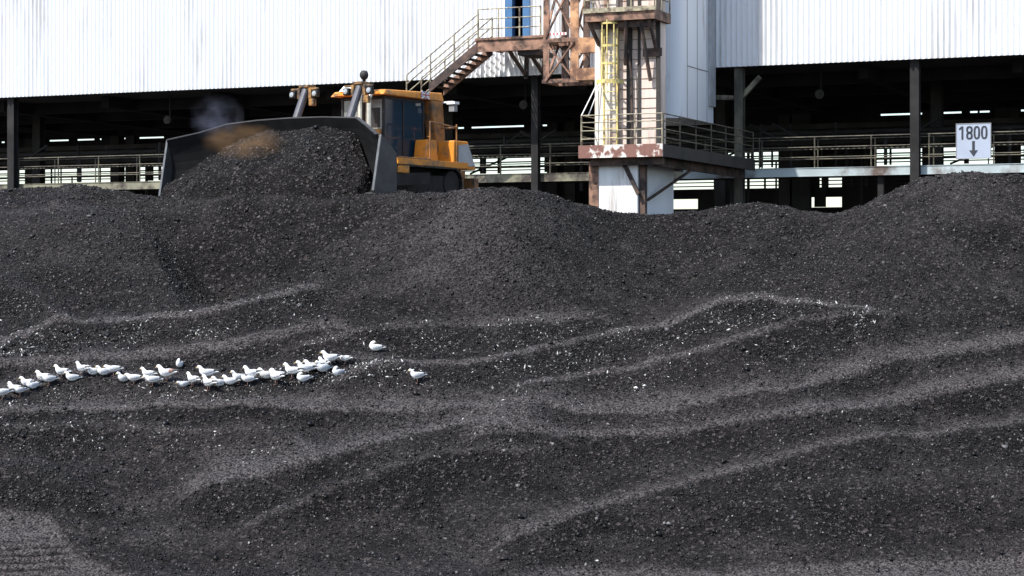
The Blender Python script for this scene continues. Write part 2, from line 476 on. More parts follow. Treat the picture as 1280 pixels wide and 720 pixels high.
def bench(pts, A, wu, wd, du=0.6, co=0.6, wh=0.0, dw=None, fade=60, dk=1.6):
    """a bench edge: driven dusty strip above it, coarse bank below it"""
    global dH, dust, coarse, white, strip, bank
    f = fn(pts)
    xa, xb = pts[0][0], pts[-1][0]
    A = A * 1.7
    dw = dw or wu * 0.8
    wu = max(wu, A / 0.024)
    sh = A * 34
    wob = 6.0 * vnoise(XX0 / 1.6 + A * 90, XX0 * 0 + wu, 31) + 4.0 * vnoise(XX0 / 0.45 + A * 50, XX0 * 0 + wd, 32) + 2.5 * vnoise(XX0 / 0.14, TD / 0.2, 33)
    t = (YY - dH / TD * F) - (f(UU) + sh) + wob
    e = np.clip((UU - xa) / fade + (xa < -20) * 9, 0, 1) * np.clip((xb - UU) / fade + (xb > 1300) * 9, 0, 1)
    e = e * e * (3 - 2 * e) * FRONT
    up, dn = np.minimum(t, 0), np.maximum(t, 0)
    dH += A * e * np.where(t < 0, np.exp(up / (wu * 0.8)), np.exp(-(dn / wd) ** 1.4))
    strip = np.maximum(strip, 1.5 * du * e * np.clip((6.5 - t) / 2.5, 0, 1) * np.exp(-(np.abs(up) / (dw * 1.25)) ** 1.5))
    tb = (t - 6 - wd * 0.6) / (wd * 0.75)
    coarse += co * e * np.exp(-tb ** 2)
    bank = np.maximum(bank, np.minimum(1, (0.5 + co)) * e * np.exp(-tb ** 2) * (A > 0.15))
    white += wh * e * (0.45 * np.exp(-((t - 1) / 6.0) ** 2) + 0.8 * np.exp(-tb ** 2))
def blob(x0, y0, rx, ry, ang, a, ymax=2000):
    global dH
    c, s_ = math.cos(ang), math.sin(ang)
    u, v = (UU - x0) * c + (YY - y0) * s_, -(UU - x0) * s_ + (YY - y0) * c
    dH += a * np.exp(-(u / rx) ** 2 - (v / ry) ** 2) * np.clip((ROWI - nb - 14) / 70.0, 0, 1) * np.clip((ymax - YY) / 45.0, 0, 1)
# the dark hollow below the bulldozer, bounded by the diagonal shoulder of the middle heap
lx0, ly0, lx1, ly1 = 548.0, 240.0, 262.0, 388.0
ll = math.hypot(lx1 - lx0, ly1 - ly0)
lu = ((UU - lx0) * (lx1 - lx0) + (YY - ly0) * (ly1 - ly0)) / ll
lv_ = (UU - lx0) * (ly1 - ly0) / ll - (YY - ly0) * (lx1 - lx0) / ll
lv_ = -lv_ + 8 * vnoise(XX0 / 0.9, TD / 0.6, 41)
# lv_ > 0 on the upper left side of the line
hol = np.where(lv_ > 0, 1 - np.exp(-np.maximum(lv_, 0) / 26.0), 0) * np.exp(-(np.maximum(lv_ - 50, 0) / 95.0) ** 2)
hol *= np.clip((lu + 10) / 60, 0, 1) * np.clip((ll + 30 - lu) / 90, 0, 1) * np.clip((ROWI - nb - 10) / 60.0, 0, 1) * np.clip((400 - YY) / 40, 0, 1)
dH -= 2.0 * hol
hollow_shade = hol
blob(105, 300, 85, 60, 0, 0.5)
blob(600, 310, 130, 60, -0.3, 0.3)
blob(850, 320, 60, 70, 0.3, -0.45)
blob(1150, 300, 100, 60, -0.5, 0.3)
blob(1010, 290, 60, 40, -0.6, -0.3)
# long diagonal shoulder between the left hollow and the middle heap
bench([(1010, 300), (1080, 262), (1150, 222), (1300, 225)], 0.02, 40, 130, 0.0, 0.0, 0, fade=50)
bench([(-200, 450), (0, 432), (60, 414), (130, 403), (170, 400), (230, 391), (300, 376), (360, 362), (430, 345)], 0.20, 13, 22, 0.8, 0.5, 0.9)
bench([(-200, 360), (0, 362), (30, 362), (70, 388), (110, 400)], 0.16, 25, 22, 0.2, 0.5, 0.7, fade=40)
bench([(-100, 462), (60, 455), (125, 450), (200, 441), (280, 428), (380, 410), (470, 402)], 0.20, 16, 10, 0.75, 0.35, 0.5)
bench([(330, 440), (440, 420), (560, 405), (640, 400), (720, 398), (800, 402)], 0.15, 14, 20, 0.45, 0.5, 0.7)
bench([(-100, 480), (0, 488), (60, 472), (110, 464), (170, 474), (260, 482), (330, 474), (420, 458), (520, 446)], 0.20, 22, 20, 0.5, 0.6, 1.0)
bench([(380, 486), (480, 468), (560, 456), (640, 446), (765, 416), (850, 398), (900, 386), (950, 379), (1000, 382), (1080, 391), (1140, 396)], 0.24, 14, 22, 0.65, 0.6, 0.75)
bench([(600, 497), (740, 475), (865, 449), (940, 427), (1000, 410), (1070, 400), (1150, 398)], 0.22, 16, 24, 0.6, 0.5, 0.6)
bench([(1060, 420), (1160, 395), (1280, 400), (1400, 410)], 0.16, 30, 30, 0.1, 0.4, 0.1)
bench([(-100, 522), (0, 520), (200, 515), (420, 512), (640, 522), (840, 510), (990, 490), (1090, 460), (1280, 435), (1500, 420)], 0.22, 26, 18, 0.85, 0.5, 0.12, dw=26)
bench([(560, 565), (700, 552), (840, 538), (960, 528), (1040, 520), (1280, 480), (1500, 450)], 0.22, 24, 20, 0.8, 0.4, 0.1, dw=26)
bench([(590, 690), (690, 658), (770, 630), (920, 592), (1090, 556), (1280, 528), (1500, 510)], 0.20, 24, 26, 0.55, 0.4, 0.15, dw=18)
bench([(200, 622), (280, 607), (375, 593), (500, 553), (640, 522), (720, 512)], 0.22, 34, 26, 0.65, 0.4, 0.1, dw=40)
bench([(270, 680), (300, 664), (390, 629), (550, 580), (640, 573), (720, 566)], 0.20, 22, 26, 0.4, 0.3, 0.15, dw=16)
bench([(-100, 548), (0, 540), (150, 536), (330, 546), (420, 560)], 0.14, 20, 18, 0.3, 0.3, 0.7)
bench([(-100, 590), (0, 598), (70, 604), (160, 622)], 0.14, 24, 24, 0.0, 0.6, 0.3)
bench([(760, 640), (900, 630), (1100, 610), (1280, 600), (1500, 590)], 0.10, 30, 30, 0.05, 0.3, 0.05)
# coarser streaks on the slope
for (cx, cy, rx, ry, a) in ((1080, 340, 120, 40, 0.6), (790, 290, 120, 30, 0.4), (200, 330, 160, 40, 0.4), (560, 520, 90, 18, 0.8), (1010, 480, 160, 30, 0.5), (60, 600, 140, 30, 0.5)):
    coarse += a * np.exp(-((UU - cx) / rx) ** 2 - ((YY - cy) / ry) ** 2)
for (cx, cy, rx, ry, an, a) in ((610, 300, 130, 75, -0.2, 0.42), (1150, 280, 120, 60, -0.3, 0.12), (90, 290, 90, 50, 0.2, 0.22)):  # paler tone on the heap flanks, painting sunlit slopes beside the hollow
    c, s_ = math.cos(an), math.sin(an)
    dust += a * np.exp(-(((UU - cx) * c + (YY - cy) * s_) / rx) ** 2 - ((-(UU - cx) * s_ + (YY - cy) * c) / ry) ** 2)
dust -= 0.35 * hollow_shade  # shade of the hollow painted in as less pale dust
dust = np.maximum(dust * (1 - 0.9 * bank), strip * (1 - 0.25 * bank))  # banks darkened for coarse coal and, painted in, shade on their steep faces
# paler yard at the foot
yardL = np.clip((YY - np.interp(UU, [-100, 0, 60, 72, 100, 170, 230], [625, 634, 638, 655, 690, 716, 760])) / 8, 0, 1) * (UU < 240)
yardR = np.clip((YY - np.interp(UU, [560, 640, 700, 800, 900, 1000, 1160, 1300], [745, 718, 704, 700, 703, 698, 692, 686])) / 8, 0, 1) * (UU > 540)
yard = np.clip(yardL + yardR, 0, 1) * FRONT
dust = dust * (1 - yard) + 1.0 * yard
coarse *= (1 - 0.9 * yard); white *= (1 - yard)
dH -= 0.12 * yard
cleat = np.clip((YY - 664) / 12, 0, 1) * np.clip((92 - UU + (YY - 664) * 0.1) / 18, 0, 1) * FRONT
cl = np.sin(YY * 2 * math.pi / 9.2 + UU * 0.02 + 2.0 * vnoise(XX0 / 0.5, TD / 0.5, 51))
dH += 0.04 * cleat * cl
dust -= 0.95 * cleat * np.clip(-cl * 2.0 - 0.2 + 1.5 * vnoise(XX0 / 0.25, TD / 0.12, 52), 0, 1)  # grooves darkened for painted shadow and dark crumbs between the cleats
# weathered relief: value noise on the ground plan
XX = (UU - 640) / F * TD
rough = np.clip(1 - 0.55 * dust, 0.25, 1)
dH += 0.22 * vnoise(XX / 3.1, TD / 1.7, 1) * (1 - 0.8 * yard) + 0.10 * vnoise(XX / 1.1, TD / 0.7, 2) * rough
dH += 0.085 * vnoise(XX / 0.42, TD / 0.30, 3) * rough + 0.050 * vnoise(XX / 0.17, TD / 0.13, 4) * rough + 0.03 * vnoise(XX / 0.075, TD / 0.06, 5) * rough
dust += 0.22 * vnoise(XX / 2.4, TD / 0.6, 6) + 0.15 * vnoise(XX / 0.8, TD / 0.25, 8)
coarse += 0.5 * vnoise(XX / 2.0, TD / 1.0, 7)
dust = np.clip(dust * 1.15, 0, 1); coarse = np.clip(coarse * (1 - 0.9 * dust) * (1 - 0.35 * LOW), 0.02, 2)
TZ = TZ + dH
nr, nc = TD.shape
tv = np.stack([XX, TD, TZ], -1).reshape(-1, 3)
idx = np.arange(nr * nc).reshape(nr, nc)
tf = np.stack([idx[:-1, :-1], idx[1:, :-1], idx[1:, 1:], idx[:-1, 1:]], -1).reshape(-1, 4)
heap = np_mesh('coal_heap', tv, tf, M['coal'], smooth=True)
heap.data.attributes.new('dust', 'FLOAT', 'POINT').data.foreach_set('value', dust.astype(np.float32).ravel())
tag(heap, kind='structure')
PYY = HZ - (TZ - CZ) / TD * F
def on_heap(x, y):
    """the point of the coal surface seen at picture position x, y"""
    j = int(np.argmin(np.abs(U - x)))
    col = PYY[nb - 2:, j]
    i = nb - 2 + int(np.argmin(np.abs(col - y)))
    return Vector((XX[i, j], TD[i, j], TZ[i, j]))

# ------------------------------------------------------------------ loose lumps and scraps on the coal
OCT = np.array([(1, 0, 0), (-1, 0, 0), (0, 1, 0), (0, -1, 0), (0, 0, 1), (0, 0, -1)], float)
OCF = np.array([(0, 2, 4), (2, 1, 4), (1, 3, 4), (3, 0, 4), (2, 0, 5), (1, 2, 5), (3, 1, 5), (0, 3, 5)])
def rand_rot(n):
    q = rng.normal(size=(n, 4)); q /= np.linalg.norm(q, axis=1)[:, None]
    w, x, y, z = q.T
    return np.stack([1 - 2 * (y * y + z * z), 2 * (x * y - z * w), 2 * (x * z + y * w), 2 * (x * y + z * w), 1 - 2 * (x * x + z * z),
                     2 * (y * z - x * w), 2 * (x * z - y * w), 2 * (y * z + x * w), 1 - 2 * (x * x + y * y)], -1).reshape(n, 3, 3)
def lumps(pos, size, stretch=(1, 0.8, 0.65), jit=0.35):
    n = len(pos)
    v = OCT[None] * np.array(stretch) * (1 + jit * rng.uniform(-1, 1, (n, 6, 3)))
    v += jit * 0.5 * rng.uniform(-1, 1, (n, 6, 3))
    v = np.einsum('nij,nkj->nki', rand_rot(n), v) * size[:, None, None] + pos[:, None]
    f = OCF[None] + 6 * np.arange(n)[:, None, None]
    return v.reshape(-1, 3), f.reshape(-1, 3)
def scatter(weight, n, lift):
    p00, p10, p01 = tv[tf[:, 0]], tv[tf[:, 1]], tv[tf[:, 3]]
    area = np.linalg.norm(np.cross(p10 - p00, p01 - p00), axis=1)
    uc = UU[:-1, :-1].ravel()
    ok = (uc > -45) & (uc < 1322) & (PYY[:-1, :-1].ravel() < 745) & (idx[:-1, :-1].ravel() >= (nb - 10) * nc)
    w = np.where(ok, area * weight[:-1, :-1].ravel(), 0); w /= w.sum()
    k = rng.choice(len(w), n, p=w)
    a, b_ = rng.random((n, 1)), rng.random((n, 1))
    return p00[k] + a * (p10[k] - p00[k]) + b_ * (p01[k] - p00[k]) + np.array([0, 0, lift])
NL = 200000
sz = np.clip(rng.lognormal(math.log(0.0148), 0.55, NL), 0.007, 0.11)
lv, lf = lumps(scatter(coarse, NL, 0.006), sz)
tag(np_mesh('coal_lumps', lv, lf, M['lump']), 'loose black coal lumps strewn over the heap', 'coal lumps', kind='stuff')
NW = 4200
sz = np.clip(rng.lognormal(math.log(0.0135), 0.55, NW), 0.006, 0.05)
wv, wf = lumps(scatter(white * white * np.clip(vnoise(XX / 0.9, TD / 0.5, 21) * 4 + 0.6, 0.05, 3) + 0.0025, NW, 0.010), sz, (1.5, 0.55, 0.3))
tag(np_mesh('white_scraps', wv, wf, M['scrap']), 'white feathers and droppings littering the coal benches', 'feathers', kind='stuff')

# ------------------------------------------------------------------ the raised shed
S0, S1 = -45.0, 66.0
EZ = 13.96
shed = empty('storage_shed', WF(25, 9, 0), 'long raised white corrugated shed standing on dark steel columns', 'shed')
def corrugated(mb, s0, s1, z0, z1, n=0.0, pitch=0.19, dep=0.078):
    prof = [(0, 0), (0.14, 0), (0.54, 1), (0.74, 1)]
    pts = []
    k0 = math.floor(s0 / pitch)
    s = k0 * pitch
    while s < s1 + pitch:
        for a, b in prof:
            q = s + a * pitch
            if s0 <= q <= s1: pts.append((q, n + b * dep))
        s += pitch
    pts = [(s0, n)] + pts + [(s1, n)]
    vs = [(a, b, z) for a, b in pts for z in (z0, z1)]
    mb.add(vs, [(2 * i, 2 * i + 2, 2 * i + 3, 2 * i + 1) for i in range(len(pts) - 1)])
DS0, DS1 = ws(635.5, 0), ws(659.5, 0)
LZ = wz(640, 48, -1.5)                     # landing level
DTOP = LZ + 2.35
m = MB(WF)
corrugated(m, S0, DS0, EZ, 23.5); corrugated(m, DS1, S1, EZ, 23.5)
corrugated(m, DS0, DS1, EZ, LZ); corrugated(m, DS0, DS1, DTOP, 23.5)
m.build('wall_cladding', M['cladding'], shed)
m = MB(WF)
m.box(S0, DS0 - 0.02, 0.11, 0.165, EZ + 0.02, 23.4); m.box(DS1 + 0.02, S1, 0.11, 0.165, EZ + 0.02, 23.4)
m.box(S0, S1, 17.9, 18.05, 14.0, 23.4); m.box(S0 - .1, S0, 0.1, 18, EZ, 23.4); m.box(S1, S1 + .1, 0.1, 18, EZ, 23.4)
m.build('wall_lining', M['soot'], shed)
m = MB(WF)
m.box(S0, S1, 0.17, 17.9, EZ + 0.04, EZ + 0.3)
m.build('floor_slab', M['black_steel'], shed)
m = MB(WF)
for i in range(21):
    s = S0 + 2 + i * 5.2
    m.box(s, s + 0.35, 1.6, 17.5, EZ - 0.42, EZ + 0.03)
for n in (3.5, 8.0, 12.5, 16.5):
    m.box(S0, S1, n, n + 0.3, EZ - 0.40, EZ + 0.02)
m.build('floor_beam', M['soot'], shed)
m = MB(WF)
for a, b, za, zb in ((-0.5, 9, 23.45, 26), (18.5, 9, 23.45, 26)):
    m.hexa([(S0 - 0.4, a, za), (S1 + 0.4, a, za), (S1 + 0.4, b, zb), (S0 - 0.4, b, zb)], [(S0 - 0.4, a, za + 0.2), (S1 + 0.4, a, za + 0.2), (S1 + 0.4, b, zb + 0.2), (S0 - 0.4, b, zb + 0.2)])
m.build('roof', M['cladding'], shed)
# door to the landing
m = MB(WF)
fw = 0.17
m.box(DS0 - 0.12, DS0 + fw, -0.06, 0.22, LZ + 0.02, DTOP); m.box(DS1 - fw, DS1 + 0.1, -0.06, 0.22, LZ + 0.02, DTOP); m.box(DS0 + fw, DS1 - fw, -0.06, 0.22, DTOP - 0.15, DTOP)
dfr = m.build('door_frame', M['blue'], shed)
m = MB(WF); m.box(DS1 - fw - 0.02, DS1 - fw + 0.04, 0.24, 0.9, LZ + 0.03, DTOP - 0.17)
m.build('door_leaf', M['blue'], dfr)
# steel columns: one mesh each
def column(x, n, w, mat, z1=EZ, bracket=False, below=0.0):
    s = ws(x, n)
    m = MB(WF)
    t = 0.03
    m.box(s - w / 2, s + w / 2, n, n + t, below, z1 - 0.01); m.box(s - w / 2, s + w / 2, n + w - t, n + w, below, z1 - 0.01)
    m.box(s - t, s + t, n + t, n + w - t, below, z1 - 0.01)
    c = m.build('column', mat, shed)
    if bracket:
        m = MB(WF)
        m.bar((s + 0.1, n + w / 2, z1 - 1.0), (s + 0.75, n + w / 2, z1 - 0.35), 0.16, 0.16)
        m.bar((s - 1.0, n + w / 2, z1 - 1.0), (s - 0.1, n + w / 2, z1 - 1.05), 0.14, 0.16)
        m.build('bracket', M['olive'], c)
    return c
column(13, 0.25, 0.32, M['black_steel']); column(668, 0.35, 0.26, M['black_steel'])
column(923, 0.2, 0.30, M['grime2'], bracket=True); column(1143, 0.25, 0.30, M['black_steel'])
for x in (45, 300, 420, 560, 900, 1170, 1295): column(x, 6.0, 0.4, M['black_steel'])
for x in (36, 143, 162, 690, 712, 980, 997, 1008, 1160, 1251, 1266): column(x, 16.5, 0.5 if x != 1008 else 0.3, M['black_steel'])
# rear face: dark bands with the daylight gaps between them
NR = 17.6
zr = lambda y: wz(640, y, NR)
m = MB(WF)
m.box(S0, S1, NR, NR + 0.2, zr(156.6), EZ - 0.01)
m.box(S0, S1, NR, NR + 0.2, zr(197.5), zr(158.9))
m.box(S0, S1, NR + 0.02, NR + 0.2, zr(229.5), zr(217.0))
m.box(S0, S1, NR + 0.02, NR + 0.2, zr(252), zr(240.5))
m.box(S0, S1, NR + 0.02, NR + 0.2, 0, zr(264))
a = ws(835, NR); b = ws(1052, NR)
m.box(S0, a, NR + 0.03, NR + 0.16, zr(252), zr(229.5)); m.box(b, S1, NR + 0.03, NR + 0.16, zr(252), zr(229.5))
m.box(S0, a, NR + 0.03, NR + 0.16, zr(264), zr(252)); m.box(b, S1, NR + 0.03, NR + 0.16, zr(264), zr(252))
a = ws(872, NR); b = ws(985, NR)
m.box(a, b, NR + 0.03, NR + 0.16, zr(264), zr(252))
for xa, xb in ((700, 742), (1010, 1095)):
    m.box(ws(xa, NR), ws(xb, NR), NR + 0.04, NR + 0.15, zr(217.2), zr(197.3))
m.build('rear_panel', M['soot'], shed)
# blocks that break the thin slit of light
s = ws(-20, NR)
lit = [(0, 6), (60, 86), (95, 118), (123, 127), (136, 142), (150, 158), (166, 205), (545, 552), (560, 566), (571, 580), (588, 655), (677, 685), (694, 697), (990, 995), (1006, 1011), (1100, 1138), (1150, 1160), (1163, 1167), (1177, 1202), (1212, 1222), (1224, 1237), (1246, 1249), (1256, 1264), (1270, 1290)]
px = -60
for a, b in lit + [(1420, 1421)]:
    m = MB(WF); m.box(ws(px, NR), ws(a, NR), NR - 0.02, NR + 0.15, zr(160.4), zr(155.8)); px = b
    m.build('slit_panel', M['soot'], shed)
m = MB(WF)                                   # thin rails and cross members in front of the gaps
for y, h in ((203, 0.06), (209, 0.10), (213, 0.05), (233, 0.05), (237.5, 0.05)):
    m.box(S0, S1, NR - 0.25, NR - 0.2, zr(y) - h / 2, zr(y) + h / 2)
for i in range(26):
    x = random.uniform(0, 1280); w = random.choice((0.05, 0.07, 0.12, 0.2))
    s = ws(x, NR - 0.4); m.box(s, s + w, NR - 0.42, NR - 0.36, zr(264), zr(198 + random.choice((0, 0, 6, 10))))
for x in (895, 1030, 380, 610, 1215):
    s = ws(x, NR - 0.5)
    m.bar((s - 0.9, NR - 0.5, zr(217)), (s + 0.9, NR - 0.5, zr(198)), 0.08)
for x, w, y0, y1 in ((1013, 0.4, 241, 217), (1027, 0.3, 241, 217), (925, 0.08, 241, 229), (955, 0.08, 241, 229), (1018, 0.5, 264, 241), (905, 0.3, 241, 229), (600, 0.3, 217, 197), (622, 0.12, 217, 197), (700, 0.4, 217, 197), (1205, 0.2, 217, 197), (98, 0.1, 217, 197), (185, 0.3, 217, 197)):
    s = ws(x, NR - 0.4); m.box(s, s + w, NR - 0.42, NR - 0.36, zr(y0), zr(y1))
m.build('rear_rail', M['black_steel'], shed)
m = MB(WF)                                   # conveyor belt trusses running the length of the undercroft
for n, y0, y1 in ((9.0, 166, 172), (9.0, 186, 190), (5.0, 176, 178)):
    m.box(S0, S1, n, n + 0.3, wz(640, y1, n), wz(640, y0, n))
m.build('conveyor_beam', M['black_steel'], shed)
m = MB(WF)                                   # pipes, cables and thin posts deep in the undercroft
for n, y, w in ((3.2, 181, 0.09), (6.5, 193, 0.10), (6.0, 175, 0.08), (11.0, 178, 0.3)):
    m.bar((S0, n, wz(640, y, n)), (S1, n, wz(640, y, n)), w, n=6)
for i in range(46):
    x = random.uniform(-10, 1290); n = random.choice((3.2, 5.0, 9.2, 12.0)); s = ws(x, n)
    y0, y1 = random.choice(((168, 182), (165, 216), (178, 240), (186, 216), (192, 216)))
    m.bar((s, n, wz(640, y1, n)), (s, n, min(wz(640, y0, n), EZ - 0.1)), random.choice((0.06, 0.09, 0.13)), n=6)
for i in range(9):
    x = random.uniform(0, 1250); n = random.choice((3.2, 5.0)); s = ws(x, n)
    m.bar((s, n, wz(640, 182, n)), (s + random.choice((-1.0, 1.0)), n, wz(640, 164, n)), 0.07)
m.build('pipework', M['black_steel'], shed)
m = MB(WF)
for x in range(-20, 1320, 62):
    a, b = ws(x, 9.1), ws(x + 31, 9.1)
    zz0, zz1 = wz(640, 186, 9), wz(640, 172, 9)
    m.bar((a, 9.15, zz0), (b, 9.15, zz1), 0.09); m.bar((b, 9.15, zz1), (ws(x + 62, 9.1), 9.15, zz0), 0.09)
m.build('conveyor_lattice', M['soot'], shed)

# round unlit lamps in the undercroft
for i, (x, y, lab) in enumerate(((210, 150, 'round unlit lamp in the dark undercroft above the blade of the bulldozer'),
                                 (1025, 118, 'round unlit lamp in the dark undercroft right of the tower'),
                                 (655, 131, 'dim round lamp in the dark undercroft below the stair landing'))):
    s, z = ws(x, 2.2), wz(x, y, 2.2)
    L_ = empty('undercroft_lamp', WF(s, 2.2, z), lab, 'lamp', 'round lamps under the shed')
    m = MB(WF); m.bar((s, 2.35, z + 0.1), (s, 2.35, EZ - 0.0), 0.05)
    m.build('lamp_stem', M['black_steel'], L_)
    m = MB(WF)
    m.bar((s, 2.4, z), (s, 2.12, z), 0.16, n=12, r2=0.34)
    m.build('lamp_shade', M['grime'], L_)
    m = MB(WF); m.bar((s, 2.115, z), (s, 2.1, z), 0.2, n=12)
    m.build('lamp_lens', M['grime2'], L_)

# ------------------------------------------------------------------ walkway in front of the undercroft
def rail_run(mb, pts, heights, spacing, w=0.05, post_h=None, pw=None):
    """rails and posts along a polyline given in the mesh's own coordinates"""
    for h in heights:
        for a, b in zip(pts[:-1], pts[1:]):
            mb.bar((a[0], a[1], a[2] + h), (b[0], b[1], b[2] + h), w, n=6)
    for a, b in zip(pts[:-1], pts[1:]):
        A, B = Vector(a), Vector(b)
        k = max(1, round((B - A).length / spacing))
        for i in range(k + 1):
            q = A.lerp(B, i / k)
            mb.bar(tuple(q), (q.x, q.y, q.z + (post_h or max(heights))), pw or w * 1.2, n=6)
ZG = wz(640, 217, 0.4)
walk = empty('walkway', WF(ws(640), 0.9, ZG - 0.3), 'long steel walkway with handrails running under the white shed', 'walkway')
sR0, sR1 = ws(-30, 0.4), ws(1310, 0.4)
sM = ws(850, 0.4)
def girder(mb, a, b, z):
    mb.box(a, b, 0.62, 0.66, z - 0.28, z - 0.02); mb.box(a, b, 0.6, 0.74, z - 0.30, z - 0.28); mb.box(a, b, 0.6, 0.74, z - 0.02, z)
m = MB(WF); girder(m, sM, sR1, ZG)
o = m.build('girder', M['girder'], walk); o['label'] = 'pale blue grey girder right of the tower'
m = MB(WF); girder(m, sR0, sM, ZG)
o = m.build('girder', M['olive'], walk); o['label'] = 'olive girder left of the tower'
m = MB(WF); m.box(sR0, sR1, 0.75, 1.9, ZG - 0.06, ZG - 0.01); m.box(sR0, sR1, 1.9, 2.0, ZG - 0.3, ZG)
for i in range(30):
    s = sR0 + i * 1.9; m.box(s, s + 0.08, 0.75, 1.9, ZG - 0.25, ZG - 0.065)
m.build('deck', M['black_steel'], walk)
m = MB(WF); rail_run(m, [(sR0, 0.66, ZG), (sR1, 0.66, ZG)], (0.36, 0.70, 1.05), 1.98, 0.042)
m.build('front_railing', M['darkrail'], walk)
m = MB(WF); rail_run(m, [(sR0 + 0.8, 1.92, ZG), (sR1, 1.92, ZG)], (0.36, 0.70, 1.05), 1.98, 0.042)
m.build('rear_railing', M['darkrail'], walk)
m = MB(WF)
for s in np.arange(sR0 + 1, sR1, 5.2): m.box(s, s + 0.2, 0.8, 1.0, 0, ZG - 0.26)
m.build('support_post', M['black_steel'], walk)

# ------------------------------------------------------------------ 1800 sign
sa, sb = ws(1195, 0.55), ws(1239, 0.55)
za, zb = wz(1217, 198.5, 0.55), wz(1217, 154, 0.55)
sign = empty('distance_sign', WF((sa + sb) / 2, 0.55, za), 'white square sign reading 1800 over a black arrow pointing down', 'sign')
m = MB(WF); m.box(sa, sb, 0.54, 0.57, za, zb)
m.build('sign_panel', M['sign'], sign)
m = MB(WF)
for a, b, c, d in ((sa, sb, za, za + 0.025), (sa, sb, zb - 0.025, zb)): m.box(a, b, 0.53, 0.538, c, d)
for a, b in ((sa, sa + 0.025), (sb - 0.025, sb)): m.box(a, b, 0.53, 0.538, za + 0.026, zb - 0.026)
m.build('sign_border', M['grey'], sign)
m = MB(WF); cs = (sa + sb) / 2; aw = 0.085
hh = zb - za
m.box(cs - aw / 2, cs + aw / 2, 0.528, 0.537, za + 0.22 * hh, za + 0.50 * hh)
m.hexa([(cs - 0.14, 0.527, za + 0.24 * hh), (cs + 0.14, 0.527, za + 0.24 * hh), (cs, 0.527, za + 0.065 * hh)][::-1], [(cs - 0.14, 0.5375, za + 0.24 * hh), (cs + 0.14, 0.5375, za + 0.24 * hh), (cs, 0.5375, za + 0.065 * hh)][::-1])
m.build('arrow', M['sign_ink'], sign)
def digits(mb, text, s0, z0, w, h, st, n0, n1):
    """condensed bold numerals: strokes swept round closed outlines"""
    for ch in text:
        if ch == '1':
            mb.box(s0 + w * 0.42, s0 + w * 0.42 + st, n0, n1, z0, z0 + h)
            mb.hexa([(s0 + w * 0.08, n0, z0 + h * 0.72), (s0 + w * 0.42, n0, z0 + h * 0.82), (s0 + w * 0.42, n0, z0 + h), (s0 + w * 0.08, n0, z0 + h * 0.84)],
                    [(s0 + w * 0.08, n1, z0 + h * 0.72), (s0 + w * 0.42, n1, z0 + h * 0.82), (s0 + w * 0.42, n1, z0 + h), (s0 + w * 0.08, n1, z0 + h * 0.84)])
        else:
            rings = [(0, 1)] if ch == '0' else [(0, 0.54), (0.46, 1)]
            for r0, r1 in rings:
                N = 28
                cx_, cz_ = s0 + w * 0.5, z0 + h * (r0 + r1) / 2
                rw, rh = w * 0.44, h * (r1 - r0) / 2
                out, inn = [], []
                for i in range(N):
                    a = 2 * math.pi * i / N
                    ca, sn = math.cos(a), math.sin(a)
                    e = lambda v: math.copysign(abs(v) ** 0.75, v)
                    out.append((cx_ + rw * e(ca), cz_ + rh * e(sn))); inn.append((cx_ + (rw - st) * e(ca), cz_ + (rh - st * 0.85) * e(sn)))
                vs = [(p[0], n0, p[1]) for p in out] + [(p[0], n0, p[1]) for p in inn] + [(p[0], n1, p[1]) for p in out] + [(p[0], n1, p[1]) for p in inn]
                fs = []
                for i in range(N):
                    j = (i + 1) % N
                    fs += [(i, j, N + j, N + i), (2 * N + j, 2 * N + i, 3 * N + i, 3 * N + j), (i, 2 * N + i, 2 * N + j, j), (N + j, 3 * N + j, 3 * N + i, N + i)]
                mb.add(vs, fs)
        s0 += w
m = MB(WF); tw = (sb - sa) * 0.84
digits(m, '1800', sa + (sb - sa) * 0.07, za + hh * 0.55, tw / 4, hh * 0.37, 0.062, 0.528, 0.537)
m.build('lettering', M['sign_ink'], sign)
for s in (sa + 0.2, sb - 0.2):
    m = MB(WF); m.box(s - 0.03, s + 0.03, 0.575, 0.635, za + 0.1, zb - 0.15)
    m.build('sign_bracket', M['grime'], sign)

# ------------------------------------------------------------------ conveyor tower
NPf = -9.6
tz = lambda y, n=NPf: wz(780, y, n)
T = empty('conveyor_tower', WF(ws(780, -8.5), -8.5, 0), 'rust stained cream tower with railed platforms and a yellow caged ladder', 'tower')
PZ1, PZ0 = tz(183), tz(196.5)
pL, pR = ws(726, NPf), ws(828, NPf)
m = MB(WF); m.box(pL + 0.05, pR - 0.05, NPf + 0.08, -0.1, PZ1 - 0.06, PZ1)
for i in range(10): m.box(pL + 0.06, pR - 0.06, NPf + 0.5 + i * 0.95, NPf + 0.6 + i * 0.95, PZ0 + 0.05, PZ1 - 0.065)
m.build('lower_platform', M['darkrusty'], T)
m = MB(WF); m.box(pL - 0.08, pR, NPf, NPf + 0.07, PZ0, PZ1 + 0.06)
m.box(pL - 0.02, pL + 0.045, NPf + 0.072, -0.1, PZ0, PZ1 + 0.05)
o = m.build('fascia', M['fascia'], T); o['label'] = 'peeling white and rust fascia of the lower platform'
m = MB(WF); m.box(pR - 0.045, pR + 0.02, NPf + 0.072, -0.1, PZ0, PZ1 + 0.05)
m.build('fascia', M['grime'], T)  # right side toned dark, painting in the shade on that face
m = MB(WF)
rail_run(m, [(pL, NPf + 0.04, PZ1), (pR - 0.02, NPf + 0.04, PZ1)], (0.25, 0.5, 0.75, 0.97), 0.95, 0.035)
rail_run(m, [(pL, NPf + 0.1, PZ1), (pL, -0.3, PZ1)], (0.33, 0.65, 0.97), 1.6, 0.035)
m.build('railing', M['rail'], T)
m = MB(WF)
